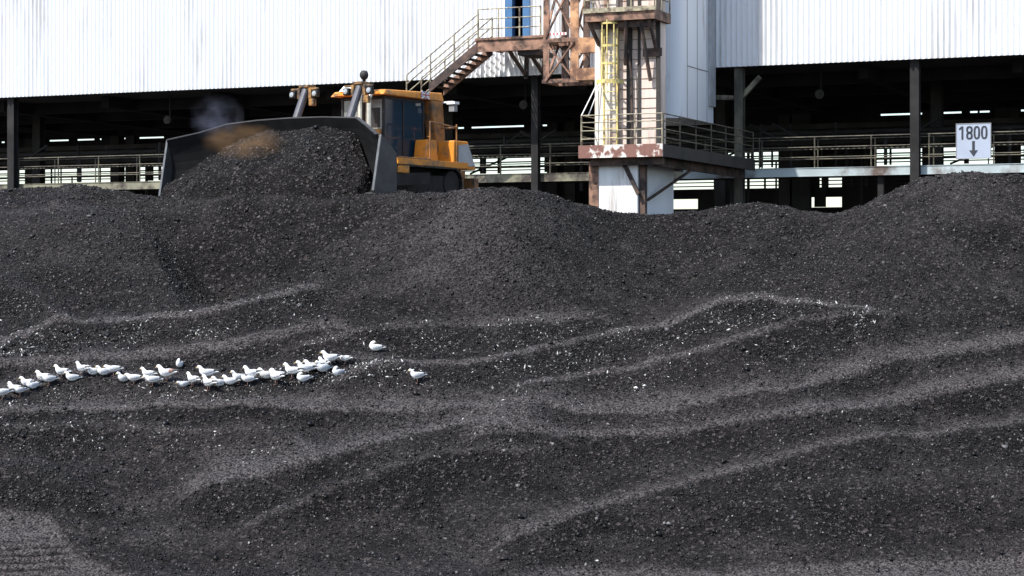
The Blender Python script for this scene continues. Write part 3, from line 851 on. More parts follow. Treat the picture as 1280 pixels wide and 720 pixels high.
rail_run(m, [(pR - 0.02, NPf + 0.12, PZ1), (pR - 0.02, -0.2, PZ1)], (0.25, 0.5, 0.75, 0.97), 1.55, 0.04)
m.build('railing', M['darkrail'], T)
m = MB(WF)                                    # underside beams and diagonal struts
m.box(pL + 0.2, pR - 0.1, NPf + 0.3, NPf + 0.45, PZ0 - 0.22, PZ0 + 0.04)
m.box(pR - 0.5, pR - 0.35, NPf + 0.5, -0.2, PZ0 - 0.25, PZ0 + 0.04)
m.build('platform_beam', M['darkrusty'], T)
# lower legs
c0, c1 = ws(740, -9.05), ws(797, -9.05)
m = MB(WF); m.box(c0, c1, -9.05, -8.5, 0, PZ0 + 0.03)
m.build('front_leg', M['white_col'], T, bevel=0.02)
m = MB(WF); m.box(c1 + 0.03, c1 + 0.2, -8.95, -8.75, 0, PZ0 + 0.03)
m.build('drain_pipe', M['darkrusty'], T)
m = MB(WF); q = ws(806, -8.3); m.box(q - 1.6, q, -8.3, -5.6, 0, PZ0 + 0.02)
o = m.build('rear_leg', M['chute'], T); o['label'] = 'shaded pale sheet clad rear leg'
m = MB(WF)
m.box(c0 - 0.12, c0 - 0.02, -9.0, -8.7, 0, PZ0 - 0.05)
m.box(c0 - 0.04, c0 + 0.22, -9.075, -9.055, 0, PZ0 - 0.02)
m.build('leg_flange', M['rusty'], T)
m = MB(WF)
m.bar((c1 - 0.45, -9.1, PZ0 - 0.1), (c1 + 0.05, -9.1, PZ0 - 1.1), 0.11)
m.bar((ws(838, -8.0), -6.0, PZ0 - 0.25), (q + 0.06, -8.2, PZ0 - 1.25), 0.07)
m.build('strut', M['darkrusty'], T)
# upper body
UZ1, UZ0 = wz(780, 12.5, -9.5), wz(780, 25, -9.5)
b0, b1 = ws(747, -8.7), ws(824, -8.7)
TOP = 19.6
m = MB(WF); bm = ws(774, -8.7)
m.box(bm, b1, -8.7, -8.1, PZ1 + 0.005, TOP)
m.build('body_panel', M['pink'], T)
m = MB(WF)
k = 0
z = PZ1 + 0.3
while z < TOP:
    m.box(bm + 0.02, b1 + 0.012, -8.715, -8.68, z, z + 0.018); z += 0.30
m.build('panel_joint', M['rusty'], T)
m = MB(WF); m.box(b0, bm - 0.01, -8.95, -8.1, PZ1 + 0.005, TOP)
m.build('front_column', M['cream'], T, bevel=0.015)
m = MB(WF)
for xa, xb, n in ((783, 789, -8.8), (797, 800, -8.76), (820, 825, -8.76)):
    m.box(ws(xa, n), ws(xb, n), n, -8.71, PZ1 + 0.01, TOP)
m.build('dark_strip', M['grime'], T)  # dark upright strips down the body front
m = MB(WF); rr = ws(826, -3.8)
m.box(b0 + 0.2, min(rr, b1 - 0.2), -8.05, -3.75, PZ1 + 0.01, TOP)
m.build('rear_body', M['grime'], T)
m = MB(WF)
m.path([(ws(790, -8.95), -8.9, PZ1 + 0.1), (ws(789, -8.95), -8.9, PZ1 + 2.2), (ws(781, -8.95), -8.95, PZ1 + 3.6)], 0.07)
m.path([(ws(812, -8.9), -8.82, UZ0 - 1.8), (ws(806, -8.9), -9.3, UZ0)], 0.12)
m.path([(ws(782, -8.9), -8.9, UZ0 - 1.3), (ws(790, -8.9), -9.4, UZ0)], 0.12)
m.build('pipe', M['darkrusty'], T)
m = MB(WF)
m.box(b1 - 0.5, b1 + 0.1, -8.78, -8.72, UZ0 - 1.05, UZ0 - 0.8)
m.build('bracket', M['darkrusty'], T)
# upper platform
u0, u1 = ws(731, -9.5), ws(818, -9.5)
m = MB(WF); m.box(u0, u1, -9.5, -8.0, UZ0, UZ1)
o = m.build('upper_platform', M['rusty'], T)
m = MB(WF); m.box(u0 - 0.05, u1 + 0.05, -9.56, -9.51, UZ1 - 0.05, UZ1 + 0.09)
rail_run(m, [(u0, -9.48, UZ1), (u1, -9.48, UZ1), (u1, -8.1, UZ1)], (0.35, 0.7, 1.05), 0.7, 0.04)
rail_run(m, [(u0, -9.48, UZ1), (u0, -8.1, UZ1)], (0.35, 0.7, 1.05), 0.7, 0.04)
m.build('upper_railing', M['rail'], T)
m = MB(WF)
for s in (u0 + 0.1, u1 - 0.2):
    m.bar((s, -9.4, UZ0), (s + 0.2 if s < (u0 + u1) / 2 else s, -8.75, UZ0 - 0.9), 0.09)
m.box(u0 + 0.1, u1 - 0.1, -9.3, -9.15, UZ0 - 0.2, UZ0 - 0.01)
m.build('platform_bracket', M['darkrusty'], T)
# caged ladder
l0, l1, nl = ws(755, -9.2), ws(771.5, -9.2), -9.2
lt, lm = wz(760, 26, nl), wz(760, 112, nl)
m = MB(WF)
for s in (l0, l1): m.bar((s, nl, PZ1 + 0.05), (s, nl, lt), 0.055, 0.055)
z = PZ1 + 0.3
while z < lt: m.bar((l0, nl, z), (l1, nl, z), 0.03, n=6); z += 0.28
lad = m.build('ladder', M['yellow'], T)
m = MB(WF)
cmid = (l0 + l1) / 2
def hoop(z, r, w):
    pts = []
    for i in range(13):
        a = math.pi * i / 12
        pts.append((cmid - r * math.cos(a), nl - 0.75 * r * 2 * math.sin(a) * 0.75, z))
    for a, b in zip(pts[:-1], pts[1:]): m.bar(a, b, 0.02, w)
for y, w in ((30, 0.06), (58, 0.07), (80, 0.05)): hoop(wz(760, y, nl), 0.27, w)
hoop(wz(760, 103, nl), 0.42, 0.12)
for i in (1, 3, 6, 9, 11):
    a = math.pi * i / 12; r = 0.27
    m.bar((cmid - r * math.cos(a), nl - 0.75 * r * 2 * math.sin(a) * 0.75, lm + 0.1), (cmid - r * math.cos(a), nl - 0.75 * r * 2 * math.sin(a) * 0.75, lt), 0.03, 0.03)
m.build('cage', M['yellow'], lad)
m = MB(WF)
s1_ = ws(742, -9.3)
m.bar((pL, NPf + 0.05, PZ1 + 0.97), (s1_, -9.0, wz(742, 104, -9.2)), 0.035, n=6)
m.bar((ws(735, -9.3), -9.3, PZ1 + 0.97), (s1_ + 0.1, -9.0, wz(742, 106, -9.2)), 0.03, n=6)
m.build('stay', M['white'], T)

# ------------------------------------------------------------------ enclosed chute between tower and shed
ch = empty('enclosed_chute', WF(ws(870, -1.8), -1.8, EZ), 'smooth pale blue white clad chute joining tower to shed', 'chute')
cn = -3.65
cR = ws(849, cn)
czb = wz(846, 146.5, cn)
rad = 0.75
ring = [(cR, -0.01), (cR - 2.4, -0.01), (cR - 2.4, cn)] + [(cR - rad + rad * math.sin(a), cn + rad - rad * math.cos(a)) for a in np.linspace(0, math.pi / 2, 12)]
m = MB(WF); m.hexa([(p[0], p[1], czb) for p in ring], [(p[0], p[1], 31) for p in ring])
m.build('chute_casing', M['chute'], ch)
m = MB(WF)
for n in (-2.85, -1.8, -0.75): m.box(cR + 0.001, cR + 0.012, n, n + 0.025, czb + 0.01, 30.8)
m.box(cR + 0.001, cR + 0.014, -2.85, -0.05, wz(846, 80, cn), wz(846, 80, cn) + 0.03)
m.box(cR - 1.6, cR - 0.78, cn - 0.012, cn - 0.001, wz(846, 24, cn), wz(846, 24, cn) + 0.03)
m.build('sheet_seam', M['seam'], ch)
m = MB(WF); m.box(cR + 0.001, cR + 0.09, -0.62, -0.02, czb + 0.6, 30.8)
m.build('grey_band', M['palegrey'], ch)  # plain grey upright band at the wall end of the casing

# ------------------------------------------------------------------ hanging lattice frame
LTn = -2.4
lat = empty('lattice_frame', WF(ws(702, LTn), LTn, wz(702, 100, LTn)), 'rusty cross braced lattice frame beside the stair landing', 'steel frame')
la, lb = ws(679, LTn), ws(723, LTn)
lz0, lz1 = wz(700, 101, LTn), 21.5
for (s, n, w, mt) in ((la, LTn, 0.22, 'rusty'), (lb - 0.3, LTn, 0.30, 'orangerust'), (la + 0.2, LTn + 1.2, 0.26, 'darkrusty'), (lb - 0.3, LTn + 1.2, 0.24, 'darkrusty')):
    m = MB(WF); m.box(s, s + w, n, n + 0.05, lz0, lz1); m.box(s, s + 0.05, n + 0.05, n + w, lz0, lz1)
    m.build('leg', M[mt], lat)
m = MB(WF)
zm = wz(700, 50, LTn)
bays = [(lz0, zm - 0.08), (zm + 0.1, zm + 2.1), (zm + 2.1, zm + 4.1)]
for n, off in ((LTn - 0.02, 0), (LTn + 1.25, 0.1)):
    for a, b in bays:
        m.bar((la + 0.1, n, a), (lb - 0.15, n, b), 0.085, 0.05); m.bar((la + 0.1, n + 0.06, b), (lb - 0.15, n + 0.06, a), 0.085, 0.05)
for s in (la + 0.06, lb - 0.1):
    for a, b in bays: m.bar((s, LTn + 0.05, a), (s, LTn + 1.25, b), 0.08, 0.05)
m.build('brace', M['rusty'], lat)
for z in (lz0, zm):
    m = MB(WF)
    m.box(la, lb, LTn - 0.01, LTn + 0.2, z - 0.07, z + 0.07); m.box(la, lb, LTn + 1.1, LTn + 1.3, z - 0.07, z + 0.07)
    m.box(la - 0.05, la + 0.1, LTn, LTn + 1.3, z - 0.06, z + 0.06); m.box(lb - 0.1, lb + 0.02, LTn, LTn + 1.3, z - 0.06, z + 0.06)
    m.build('ring_beam', M['rusty'], lat)
m = MB(WF)                                 # rusted plate arm reaching to the tower
m.box(lb + 0.03, lb + 0.95, LTn - 0.1, LTn + 0.2, wz(735, 66, LTn), wz(735, 47, LTn))
m.build('arm_plate', M['orangerust'], lat)
m = MB(WF); m.box(lb + 0.03, lb + 0.8, LTn - 0.3, LTn + 0.3, wz(735, 101, LTn), wz(735, 86, LTn))
m.build('arm_plate', M['orangerust'], lat)
m = MB(WF)
zt_ = wz(700, 42.5, LTn)
for i in range(10):
    s = la + 0.27 + 0.62 * i / 10
    m.box(s, s + 0.062, LTn - 0.06, LTn - 0.045, zt_ - 0.045, zt_ + 0.045, mi=i % 2)
m.build('barrier_tape', [M['red'], M['white']], lat)

# ------------------------------------------------------------------ stair and landing
SN0, SN1 = -1.75, -0.55
st = empty('staircase', WF(ws(600, -1), -1, wz(540, 112, -1)), 'rusty steel staircase with yellowish handrails climbing to the blue framed door', 'staircase')
la0, la1 = ws(604, SN0), ws(679, SN0)
m = MB(WF)
s = la0
while s < la1:                              # open grating
    m.box(s, s + 0.05, SN0 + 0.06, -0.08, LZ - 0.05, LZ - 0.01); s += 0.11
m.build('landing_grating', M['darkrusty'], st)
m = MB(WF); m.box(la0 - 0.3, la1, SN0, SN0 + 0.06, LZ - 0.46, LZ - 0.05); m.box(la0 - 0.3, la1, SN0 - 0.05, SN0 + 0.06, LZ - 0.05, LZ + 0.03)
m.box(la0, la1, -0.5, -0.44, LZ - 0.35, LZ - 0.06); m.box(la0, la0 + 0.06, SN0 + 0.07, -0.1, LZ - 0.35, LZ - 0.06)
for s in (la0 + 0.75, la0 + 1.5): m.box(s, s + 0.05, SN0 + 0.07, -0.1, LZ - 0.3, LZ - 0.06)
m.build('landing_beam', M['rusty'], st)
m = MB(WF)
for s in (ws(634, SN0), ws(657, SN0)): 
    m.bar((s, SN0 + 0.1, LZ - 0.4), (s, -0.05, LZ - 1.2), 0.1); m.box(s - 0.06, s + 0.06, -0.1, -0.01, LZ - 1.3, LZ - 0.4)
m.box(ws(645, SN0), ws(672, SN0), SN0 + 0.15, -0.3, LZ - 0.62, LZ - 0.46)
m.build('landing_bracket', M['darkrusty'], st)
lo_s, lo_z = ws(536, SN0), wz(536, 110, SN0)
for n in (SN0, SN1):
    m = MB(WF)
    h = 0.34
    m.hexa([(lo_s, n, lo_z - 0.17), (la0 - 0.2, n, LZ - 0.44), (la0 - 0.2, n, LZ - 0.08), (lo_s, n, lo_z + 0.17)], [(lo_s, n + 0.07, lo_z - 0.17), (la0 - 0.2, n + 0.07, LZ - 0.44), (la0 - 0.2, n + 0.07, LZ - 0.08), (lo_s, n + 0.07, lo_z + 0.17)])
    m.build('stringer', M['darkrusty'] if n == SN0 else M['rusty'], st)
NT = 9
for i in range(NT):
    t = (i + 0.5) / NT
    s, z = lo_s + (la0 - 0.2 - lo_s) * t, lo_z + (LZ - 0.25 - lo_z) * t
    m = MB(WF); m.box(s - 0.13, s + 0.13, SN0 + 0.075, SN1 - 0.005, z - 0.02, z + 0.02)
    m.build('tread', M['darkrusty'], st)
ext = 0.9
fs_, fz_ = lo_s - ext, lo_z - ext * (LZ - 0.25 - lo_z) / (la0 - 0.2 - lo_s)
for n, nm in ((SN0 + 0.03, 'front_handrail'), (SN1 + 0.03, 'rear_handrail')):
    m = MB(WF)
    rail_run(m, [(fs_, n, fz_ + 0.15), (la0 - 0.2, n, LZ - 0.1)], (0.35, 0.68, 1.0), 1.4, 0.045)
    m.build(nm, M['rail'], st)
m = MB(WF)
rail_run(m, [(la0 - 0.2, SN0, LZ), (la1 - 0.1, SN0, LZ)], (0.35, 0.7, 1.05), 0.75, 0.045)
m.build('landing_railing', M['rail'], st)

# ------------------------------------------------------------------ bulldozer (local axes: x ahead, y to the picture's right, z up)
HX, HY = -0.545, -0.839
DO = (-4.59, 59.52, 9.06)
dz = empty('bulldozer', DO, 'orange bulldozer with a wide black coal blade on top of the heap', 'bulldozer', rot=math.atan2(HY, HX))
def part(m, name, mat, parent=None, **k): return m.build(name, mat, parent or dz, local=True, **k)
# blade
BY = 0.5
BP = [(-3.75, 4.55), (-3.0, 4.05), (-2.37, 3.62), (-1.2, 3.6), (0, 3.6), (1.2, 3.6), (2.37, 3.62), (3.0, 4.05), (3.75, 4.55)]
BP = [(a + BY, b) for a, b in BP]
BT = [1.62, 1.82, 2.06, 2.13, 2.15, 2.13, 2.06, 1.82, 1.50]
NPF = 9
def blade_pt(i, j, off):
    y, x = BP[i]
    t = j / (NPF - 1)
    z = -0.12 + (BT[i] + 0.12) * t
    bow = 0.30 * ((2 * t - 1) ** 2) - 0.10 + 0.1 * (1 - t)
    return (x + bow + off, y, z)
m = MB()
nb_ = len(BP)
for off in (0.0, -0.09):
    m.add([blade_pt(i, j, off) for i in range(nb_) for j in range(NPF)],
          [(i * NPF + j, (i + 1) * NPF + j, (i + 1) * NPF + j + 1, i * NPF + j + 1) for i in range(nb_ - 1) for j in range(NPF - 1)])
n_ = nb_ * NPF
top = [i * NPF + NPF - 1 for i in range(nb_)]; bot = [i * NPF for i in range(nb_)]
m.f += [(a, b, b + n_, a + n_) for a, b in zip(top[:-1], top[1:])] + [(a, b, b + n_, a + n_) for a, b in zip(bot[:-1], bot[1:])]
m.f += [(j, j + 1, j + 1 + n_, j + n_) for j in range(NPF - 1)] + [(n_ - NPF + j, n_ - NPF + j + 1, 2 * n_ - NPF + j + 1, 2 * n_ - NPF + j) for j in range(NPF - 1)]
m.mi += [0] * (len(m.f) - len(m.mi))
bl = part(m, 'blade', M['blade'], smooth=False)
m = MB()
for i in range(nb_ - 1): m.bar(tuple(Vector(blade_pt(i, NPF - 1, -0.045)) + Vector((0, 0, 0.02))), tuple(Vector(blade_pt(i + 1, NPF - 1, -0.045)) + Vector((0, 0, 0.02))), 0.10, 0.035)
part(m, 'blade_lip', M['steel'], bl)
m = MB()
for i in range(nb_ - 1): m.bar(blade_pt(i, 0, 0.02), blade_pt(i + 1, 0, 0.02), 0.12, 0.2)
part(m, 'cutting_edge', M['polished'], bl)
for sgn in (-1, 1):
    m = MB(); y = sgn * 3.78 + BY
    zt0 = 1.52 if sgn > 0 else 1.64
    ring = [(4.62, zt0), (4.95, 0.05), (4.85, -0.18), (3.95, -0.18), (3.95, 1.05)]
    m.hexa([(x, y, z) for x, z in ring], [(x, y + sgn * 0.06, z) for x, z in ring])
    ep = part(m, 'end_plate', M['steel'], bl)
    m = MB(); m.bar((4.64, y + sgn * 0.03, zt0), (4.97, y + sgn * 0.03, 0.02), 0.07, 0.03)
    part(m, 'worn_edge', M['polished'], ep)
for sgn in (-1, 1):                           # push arms
    m = MB(); m.bar((3.5, sgn * 1.95, 0.35), (-0.9, sgn * 1.85, 0.62), 0.28, 0.34)
    part(m, 'push_arm', M['black_steel'])
    m = MB(); m.bar((3.5, sgn * 1.5, 1.6), (1.2, sgn * 1.9, 0.7), 0.16, n=10)
    part(m, 'brace_cylinder', M['cylinder'])
# hood and lift cylinders
m = MB()
m.hexa([(2.1, -0.75, 0.7), (2.1, 0.75, 0.7), (-0.3, 0.75, 0.7), (-0.3, -0.75, 0.7)], [(2.05, -0.68, 1.9), (2.05, 0.68, 1.9), (-0.3, 0.72, 2.1), (-0.3, -0.72, 2.1)])
hd = part(m, 'hood', M['dozer'], bevel=0.04)
m = MB()
for i in range(12): m.box(2.11, 2.14, -0.6, 0.6, 0.85 + i * 0.08, 0.89 + i * 0.08)
part(m, 'grille', M['rubber'], hd)
for sgn in (-1, 1):
    y = sgn * 1.0
    m = MB(); m.bar((1.95, y, 1.75), (1.15, y, 3.32), 0.24, n=14); m.bar((2.7, y, 0.4), (1.95, y, 1.75), 0.11, n=10)
    lc = part(m, 'lift_cylinder', M['cylinder'], smooth=False)
    m = MB()
    m.box(0.94, 1.34, y - 0.17, y + 0.17, 3.28, 3.36)
    for q in (-1, 1):
        m.box(1.20, 1.30, y + q * 0.21 - 0.05, y + q * 0.21 + 0.05, 2.95, 3.275)
    m.box(1.16, 1.30, y + 0.17, y + 0.36, 2.74, 2.945)
    m.bar((1.25, y - 0.52, 3.24), (1.25, y + 0.52, 3.24), 0.06)
    part(m, 'cylinder_yoke', M['yoke'], lc, bevel=0.012)
    for q in (-1, 1):
        yy = y + q * 0.42
        m = MB(); m.box(1.20, 1.34, yy - 0.11, yy + 0.11, 2.98, 3.19)
        hl = part(m, 'headlight', M['black_steel'], lc, bevel=0.03)
        m = MB(); m.lathe((1.35, yy, 3.085), [(0.01, -0.01), (0.08, 0.0), (0.07, 0.02), (0.02, 0.03)], 'x', 14)
        part(m, 'headlight_lens', M['lens'], lc)
# exhaust stacks and pre-cleaner on the hood
for y, x in ((0.40, 0.40), (0.62, 0.28)):
    m = MB(); m.bar((x, y, 2.0), (x, y, 2.95), 0.15, n=12); m.bar((x, y, 2.95), (x - 0.12, y, 3.1), 0.13, n=12)
    part(m, 'exhaust_stack', M['chrome'])
m = MB(); m.lathe((0.35, 0.5, 3.38), [(0.05, -1.3), (0.05, 0.14), (0.09, 0.16), (0.13, 0.22), (0.135, 0.30), (0.10, 0.38), (0.03, 0.41)], 'z', 16)
part(m, 'pre_cleaner', M['rubber'], smooth=True)
m = MB(); m.box(0.2, 0.5, 0.2, 0.55, 3.30, 3.36); part(m, 'bracket', M['rubber'])
# cab
cx0, cx1, cy = -2.30, -0.22, 0.80
ZC0, ZC1 = 1.15, 3.08
m = MB()
for x in (cx0, cx1 - 0.08):
    for y in (-cy, cy - 0.08): m.box(x, x + 0.08, y, y + 0.08, ZC0, ZC1)
for y in (-cy, cy - 0.08):
    m.box(cx0 + 0.081, cx1 - 0.081, y, y + 0.08, ZC1 - 0.09, ZC1 - 0.002); m.box(cx0 + 0.081, cx1 - 0.081, y, y + 0.08, ZC0, ZC0 + 0.12)
for x in (cx0, cx1 - 0.08):
    m.box(x, x + 0.08, -cy + 0.081, cy - 0.081, ZC1 - 0.09, ZC1 - 0.002); m.box(x, x + 0.08, -cy + 0.081, cy - 0.081, ZC0, ZC0 + 0.75)
m.box(-1.25, -1.19, cy - 0.079, cy + 0.001, ZC0 + 0.121, ZC1 - 0.091); m.box(-1.25, -1.19, -cy - 0.001, -cy + 0.079, ZC0 + 0.121, ZC1 - 0.091)
cab = part(m, 'cab', M['rubber'], bevel=0.012)
for y in (-cy + 0.03, cy - 0.05):
    m = MB(); m.box(cx0 + 0.08, -1.26, y, y + 0.02, ZC0 + 0.12, ZC1 - 0.09); part(m, 'side_window', M['glass'], cab)
    m = MB(); m.box(-1.18, cx1 - 0.08, y, y + 0.02, ZC0 + 0.12, ZC1 - 0.09); part(m, 'door_window', M['glass'], cab)
m = MB(); m.box(cx0 + 0.02, cx0 + 0.05, -cy + 0.09, cy - 0.09, ZC0 + 0.76, ZC1 - 0.1); part(m, 'rear_window', M['glass'], cab)
m = MB(); m.box(cx1 - 0.05, cx1 - 0.03, -cy + 0.09, cy - 0.09, ZC0 + 0.76, ZC1 - 0.1); part(m, 'windscreen', M['mouse'], cab)
m = MB()                                      # dark shape of the seat and monitor behind the windscreen's lower half
m.box(cx1 - 0.028, cx1 - 0.02, cy - 0.50, cy - 0.16, ZC0 + 1.0, ZC1 - 0.35); part(m, 'seat_shape', M['rubber'], cab, bevel=0.004)
m = MB()
m.box(cx1 - 0.019, cx1 + 0.0, cy - 0.6, cy - 0.57, ZC0 + 0.76, ZC1 - 0.1); part(m, 'wiper', M['rubber'], cab)
# roof canopy with rear posts
m = MB()
m.hexa([(cx0 - 0.75, -1.0, ZC1 + 0.01), (cx1 + 0.28, -1.0, ZC1 + 0.01), (cx1 + 0.28, 1.0, ZC1 + 0.01), (cx0 - 0.75, 1.0, ZC1 + 0.01)],
       [(cx0 - 0.72, -0.95, ZC1 + 0.27), (cx1 + 0.12, -0.95, ZC1 + 0.17), (cx1 + 0.12, 0.95, ZC1 + 0.17), (cx0 - 0.72, 0.95, ZC1 + 0.27)])
rf = part(m, 'canopy', M['dozer'], bevel=0.03)
m = MB(); m.box(cx1 + 0.285, cx1 + 0.31, -0.85, 0.85, ZC1 + 0.03, ZC1 + 0.1); part(m, 'front_visor', M['dozer'], rf)
m = MB()                                      # small flag sticker
fx = -2.05; y = 1.005
m.box(fx - 0.20, fx + 0.20, y, y + 0.012, ZC1 + 0.02, ZC1 + 0.24, 0)
for a, b in (((-0.2, 0.02), (0.2, 0.24)), ((-0.2, 0.24), (0.2, 0.02))):
    m.bar((fx + a[0], y + 0.014, ZC1 + a[1]), (fx + b[0], y + 0.014, ZC1 + b[1]), 0.008, 0.05, mi=1)
m.box(fx - 0.2, fx + 0.2, y + 0.019, y + 0.022, ZC1 + 0.09, ZC1 + 0.17, 1); m.box(fx - 0.05, fx + 0.05, y + 0.0195, y + 0.0225, ZC1 + 0.02, ZC1 + 0.24, 1)
m.box(fx - 0.2, fx + 0.2, y + 0.023, y + 0.026, ZC1 + 0.11, ZC1 + 0.15, 2); m.box(fx - 0.03, fx + 0.03, y + 0.0235, y + 0.0265, ZC1 + 0.02, ZC1 + 0.24, 2)
part(m, 'flag_sticker', [M['navy'], M['white'], M['red']], rf)
m = MB(); m.hexa([(-0.3, -0.75, ZC1 + 0.19), (-0.05, -0.75, ZC1 + 0.17), (-0.05, -0.2, ZC1 + 0.17), (-0.3, -0.2, ZC1 + 0.19)], [(-0.35, -0.7, ZC1 + 0.36), (-0.25, -0.7, ZC1 + 0.36), (-0.25, -0.25, ZC1 + 0.36), (-0.35, -0.25, ZC1 + 0.36)])
part(m, 'roof_lamp', M['white'], rf)
for sgn in (-1, 1):
    m = MB(); m.hexa([(-3.2, sgn * 0.62, 1.5), (-2.75, sgn * 0.62, 1.5), (-2.75, sgn * 0.98, 1.5), (-3.2, sgn * 0.98, 1.5)][::sgn], [(-3.02, sgn * 0.62, ZC1 + 0.01), (-2.38, sgn * 0.62, ZC1 + 0.01), (-2.38, sgn * 0.98, ZC1 + 0.01), (-3.02, sgn * 0.98, ZC1 + 0.01)][::sgn])
    part(m, 'roof_post', M['dozer_dirty'], bevel=0.03)
m = MB(); m.bar((-3.05, 0.9, ZC1 - 0.02), (-3.05, 1.35, ZC1 - 0.02), 0.05); m.box(-3.15, -2.9, 1.2, 1.5, ZC1 - 0.10, ZC1 - 0.02)
wl = part(m, 'work_lamp', M['white'])
m = MB(); m.box(-3.12, -2.95, 1.25, 1.45, ZC1 - 0.32, ZC1 - 0.105); part(m, 'lamp_body', M['grey'], wl)
# body, fenders and tanks
m = MB()
m.box(-3.4, 1.2, -0.95, 0.95, 0.45, 1.14)
part(m, 'main_frame', M['black_steel'], bevel=0.04)
for sgn in (-1, 1):
    m = MB(); a, b = sorted((sgn * 0.82, sgn * 1.6))
    m.box(-3.5, 0.15, a, b, 1.02, 1.2)
    part(m, 'fender', M['dozer'], bevel=0.01)
    m = MB(); a, b = sorted((sgn * 0.86, sgn * 1.32))
    m.hexa([(-2.3, a, 1.21), (-1.62, a, 1.21), (-1.62, b, 1.21), (-2.3, b, 1.21)], [(-2.2, a, 1.84), (-1.72, a, 1.84), (-1.72, b, 1.84), (-2.2, b, 1.84)])
    part(m, 'side_tank', M['dozer'], bevel=0.03)
    m = MB(); a, b = sorted((sgn * 0.9, sgn * 1.55))
    m.hexa([(-4.0, a, 1.0), (-2.75, a, 1.0), (-2.75, b, 1.0), (-4.0, b, 1.0)], [(-3.55, a, 1.86), (-2.8, a, 1.86), (-2.8, b, 1.86), (-3.55, b, 1.86)])
    tk = part(m, 'fuel_tank', M['dozer'], bevel=0.03)
    m = MB(); yy = sgn * 1.56
    ring = [(-3.9, 1.1), (-3.0, 1.1), (-3.0, 1.72), (-3.52, 1.78)]
    m.hexa([(x, yy, z) for x, z in ring], [(x, yy + sgn * 0.02, z) for x, z in ring]); part(m, 'tank_panel', M['palegrey'], tk)
    m = MB(); a, b = sorted((sgn * 1.2, sgn * 1.58))
    m.box(-0.45, 0.12, a, b, 0.76, 1.015); part(m, 'step_box', M['dozer'], bevel=0.02)
    m = MB()
    yy = sgn * 1.57
    for x in (-1.5, -2.9): m.bar((x, yy, 1.2), (x, yy, 2.35), 0.05, n=8)
    m.bar((-1.5, yy, 2.35), (-2.9, yy, 2.25), 0.05, n=8); m.bar((-1.5, yy, 1.9), (-2.1, sgn * 1.0, 1.95), 0.04, n=8)
    m.bar((-2.9, yy, 2.25), (-2.9, sgn * 0.95, 2.25), 0.05, n=8); m.bar((0.1, yy, 1.22), (-1.5, yy, 1.22), 0.05, n=8)
    part(m, 'handrail', M['dozer_dirty'])
m = MB(); m.box(-3.95, -3.41, -0.88, 0.88, 0.6, 1.7); part(m, 'rear_body', M['dozer_dirty'], bevel=0.05)
m = MB()
m.box(-4.35, -3.96, -0.9, 0.9, 0.75, 1.0)
for y in (-0.7, 0, 0.7): m.bar((-4.25, y, 0.95), (-4.5, y, 0.15), 0.16, 0.24)
m.box(-4.2, -3.97, 1.1, 1.5, 0.35, 0.75)
part(m, 'ripper', M['dozer_dirty'])
# tracks: a loop of shoes each
def loop_pts(n):
    r, xa, xb, zc_ = 0.48, -2.75, 1.0, 0.52
    Ls = (xb - xa); per = 2 * Ls + 2 * math.pi * r
    out = []
    for i in range(n):
        t = per * i / n
        if t < Ls: out.append((xa + t, zc_ + r, 0.0))
        elif t < Ls + math.pi * r:
            a = (t - Ls) / r; out.append((xb + r * math.sin(a), zc_ + r * math.cos(a), -a))
        elif t < 2 * Ls + math.pi * r: out.append((xb - (t - Ls - math.pi * r), zc_ - r, -math.pi))
        else:
            a = (t - 2 * Ls - math.pi * r) / r; out.append((xa - r * math.sin(a), zc_ - r * math.cos(a), -math.pi - a))
    return out
for sgn in (-1, 1):
    y0, y1 = sorted((sgn * 0.98, sgn * 1.58))
    m = MB()
    for (x, z, a) in loop_pts(44):
        ca, sa_ = math.cos(a), math.sin(a)
        def tp(u, v): return (x + u * ca - v * sa_, z + u * sa_ + v * ca)
        for (u0, u1, v0, v1) in ((-0.115, 0.105, -0.03, 0.02), (-0.11, -0.08, 0.0205, 0.085)):
            q = [tp(u0, v0), tp(u1, v0), tp(u1, v1), tp(u0, v1)]
            m.hexa([(p[0], y0, p[1]) for p in q], [(p[0], y1, p[1]) for p in q])
    tr = part(m, 'track', M['track'])
    m = MB(); m.box(-2.6, 0.85, y0 + 0.12, y1 - 0.12, 0.22, 0.75)
    for x in np.linspace(-2.2, 0.5, 6): m.lathe((x, (y0 + y1) / 2, 0.22), [(0.15, -0.2), (0.15, 0.2)], 'y', 12)
    part(m, 'track_frame', M['black_steel'], tr)
    m = MB(); m.lathe((-2.75, (y0 + y1) / 2, 0.52), [(0.1, -0.24), (0.40, -0.22), (0.40, 0.22), (0.1, 0.24)], 'y', 18); part(m, 'sprocket', M['black_steel'], tr)
    m = MB(); m.lathe((1.0, (y0 + y1) / 2, 0.52), [(0.1, -0.24), (0.42, -0.2), (0.42, 0.2), (0.1, 0.24)], 'y', 18); part(m, 'idler', M['black_steel'], tr)

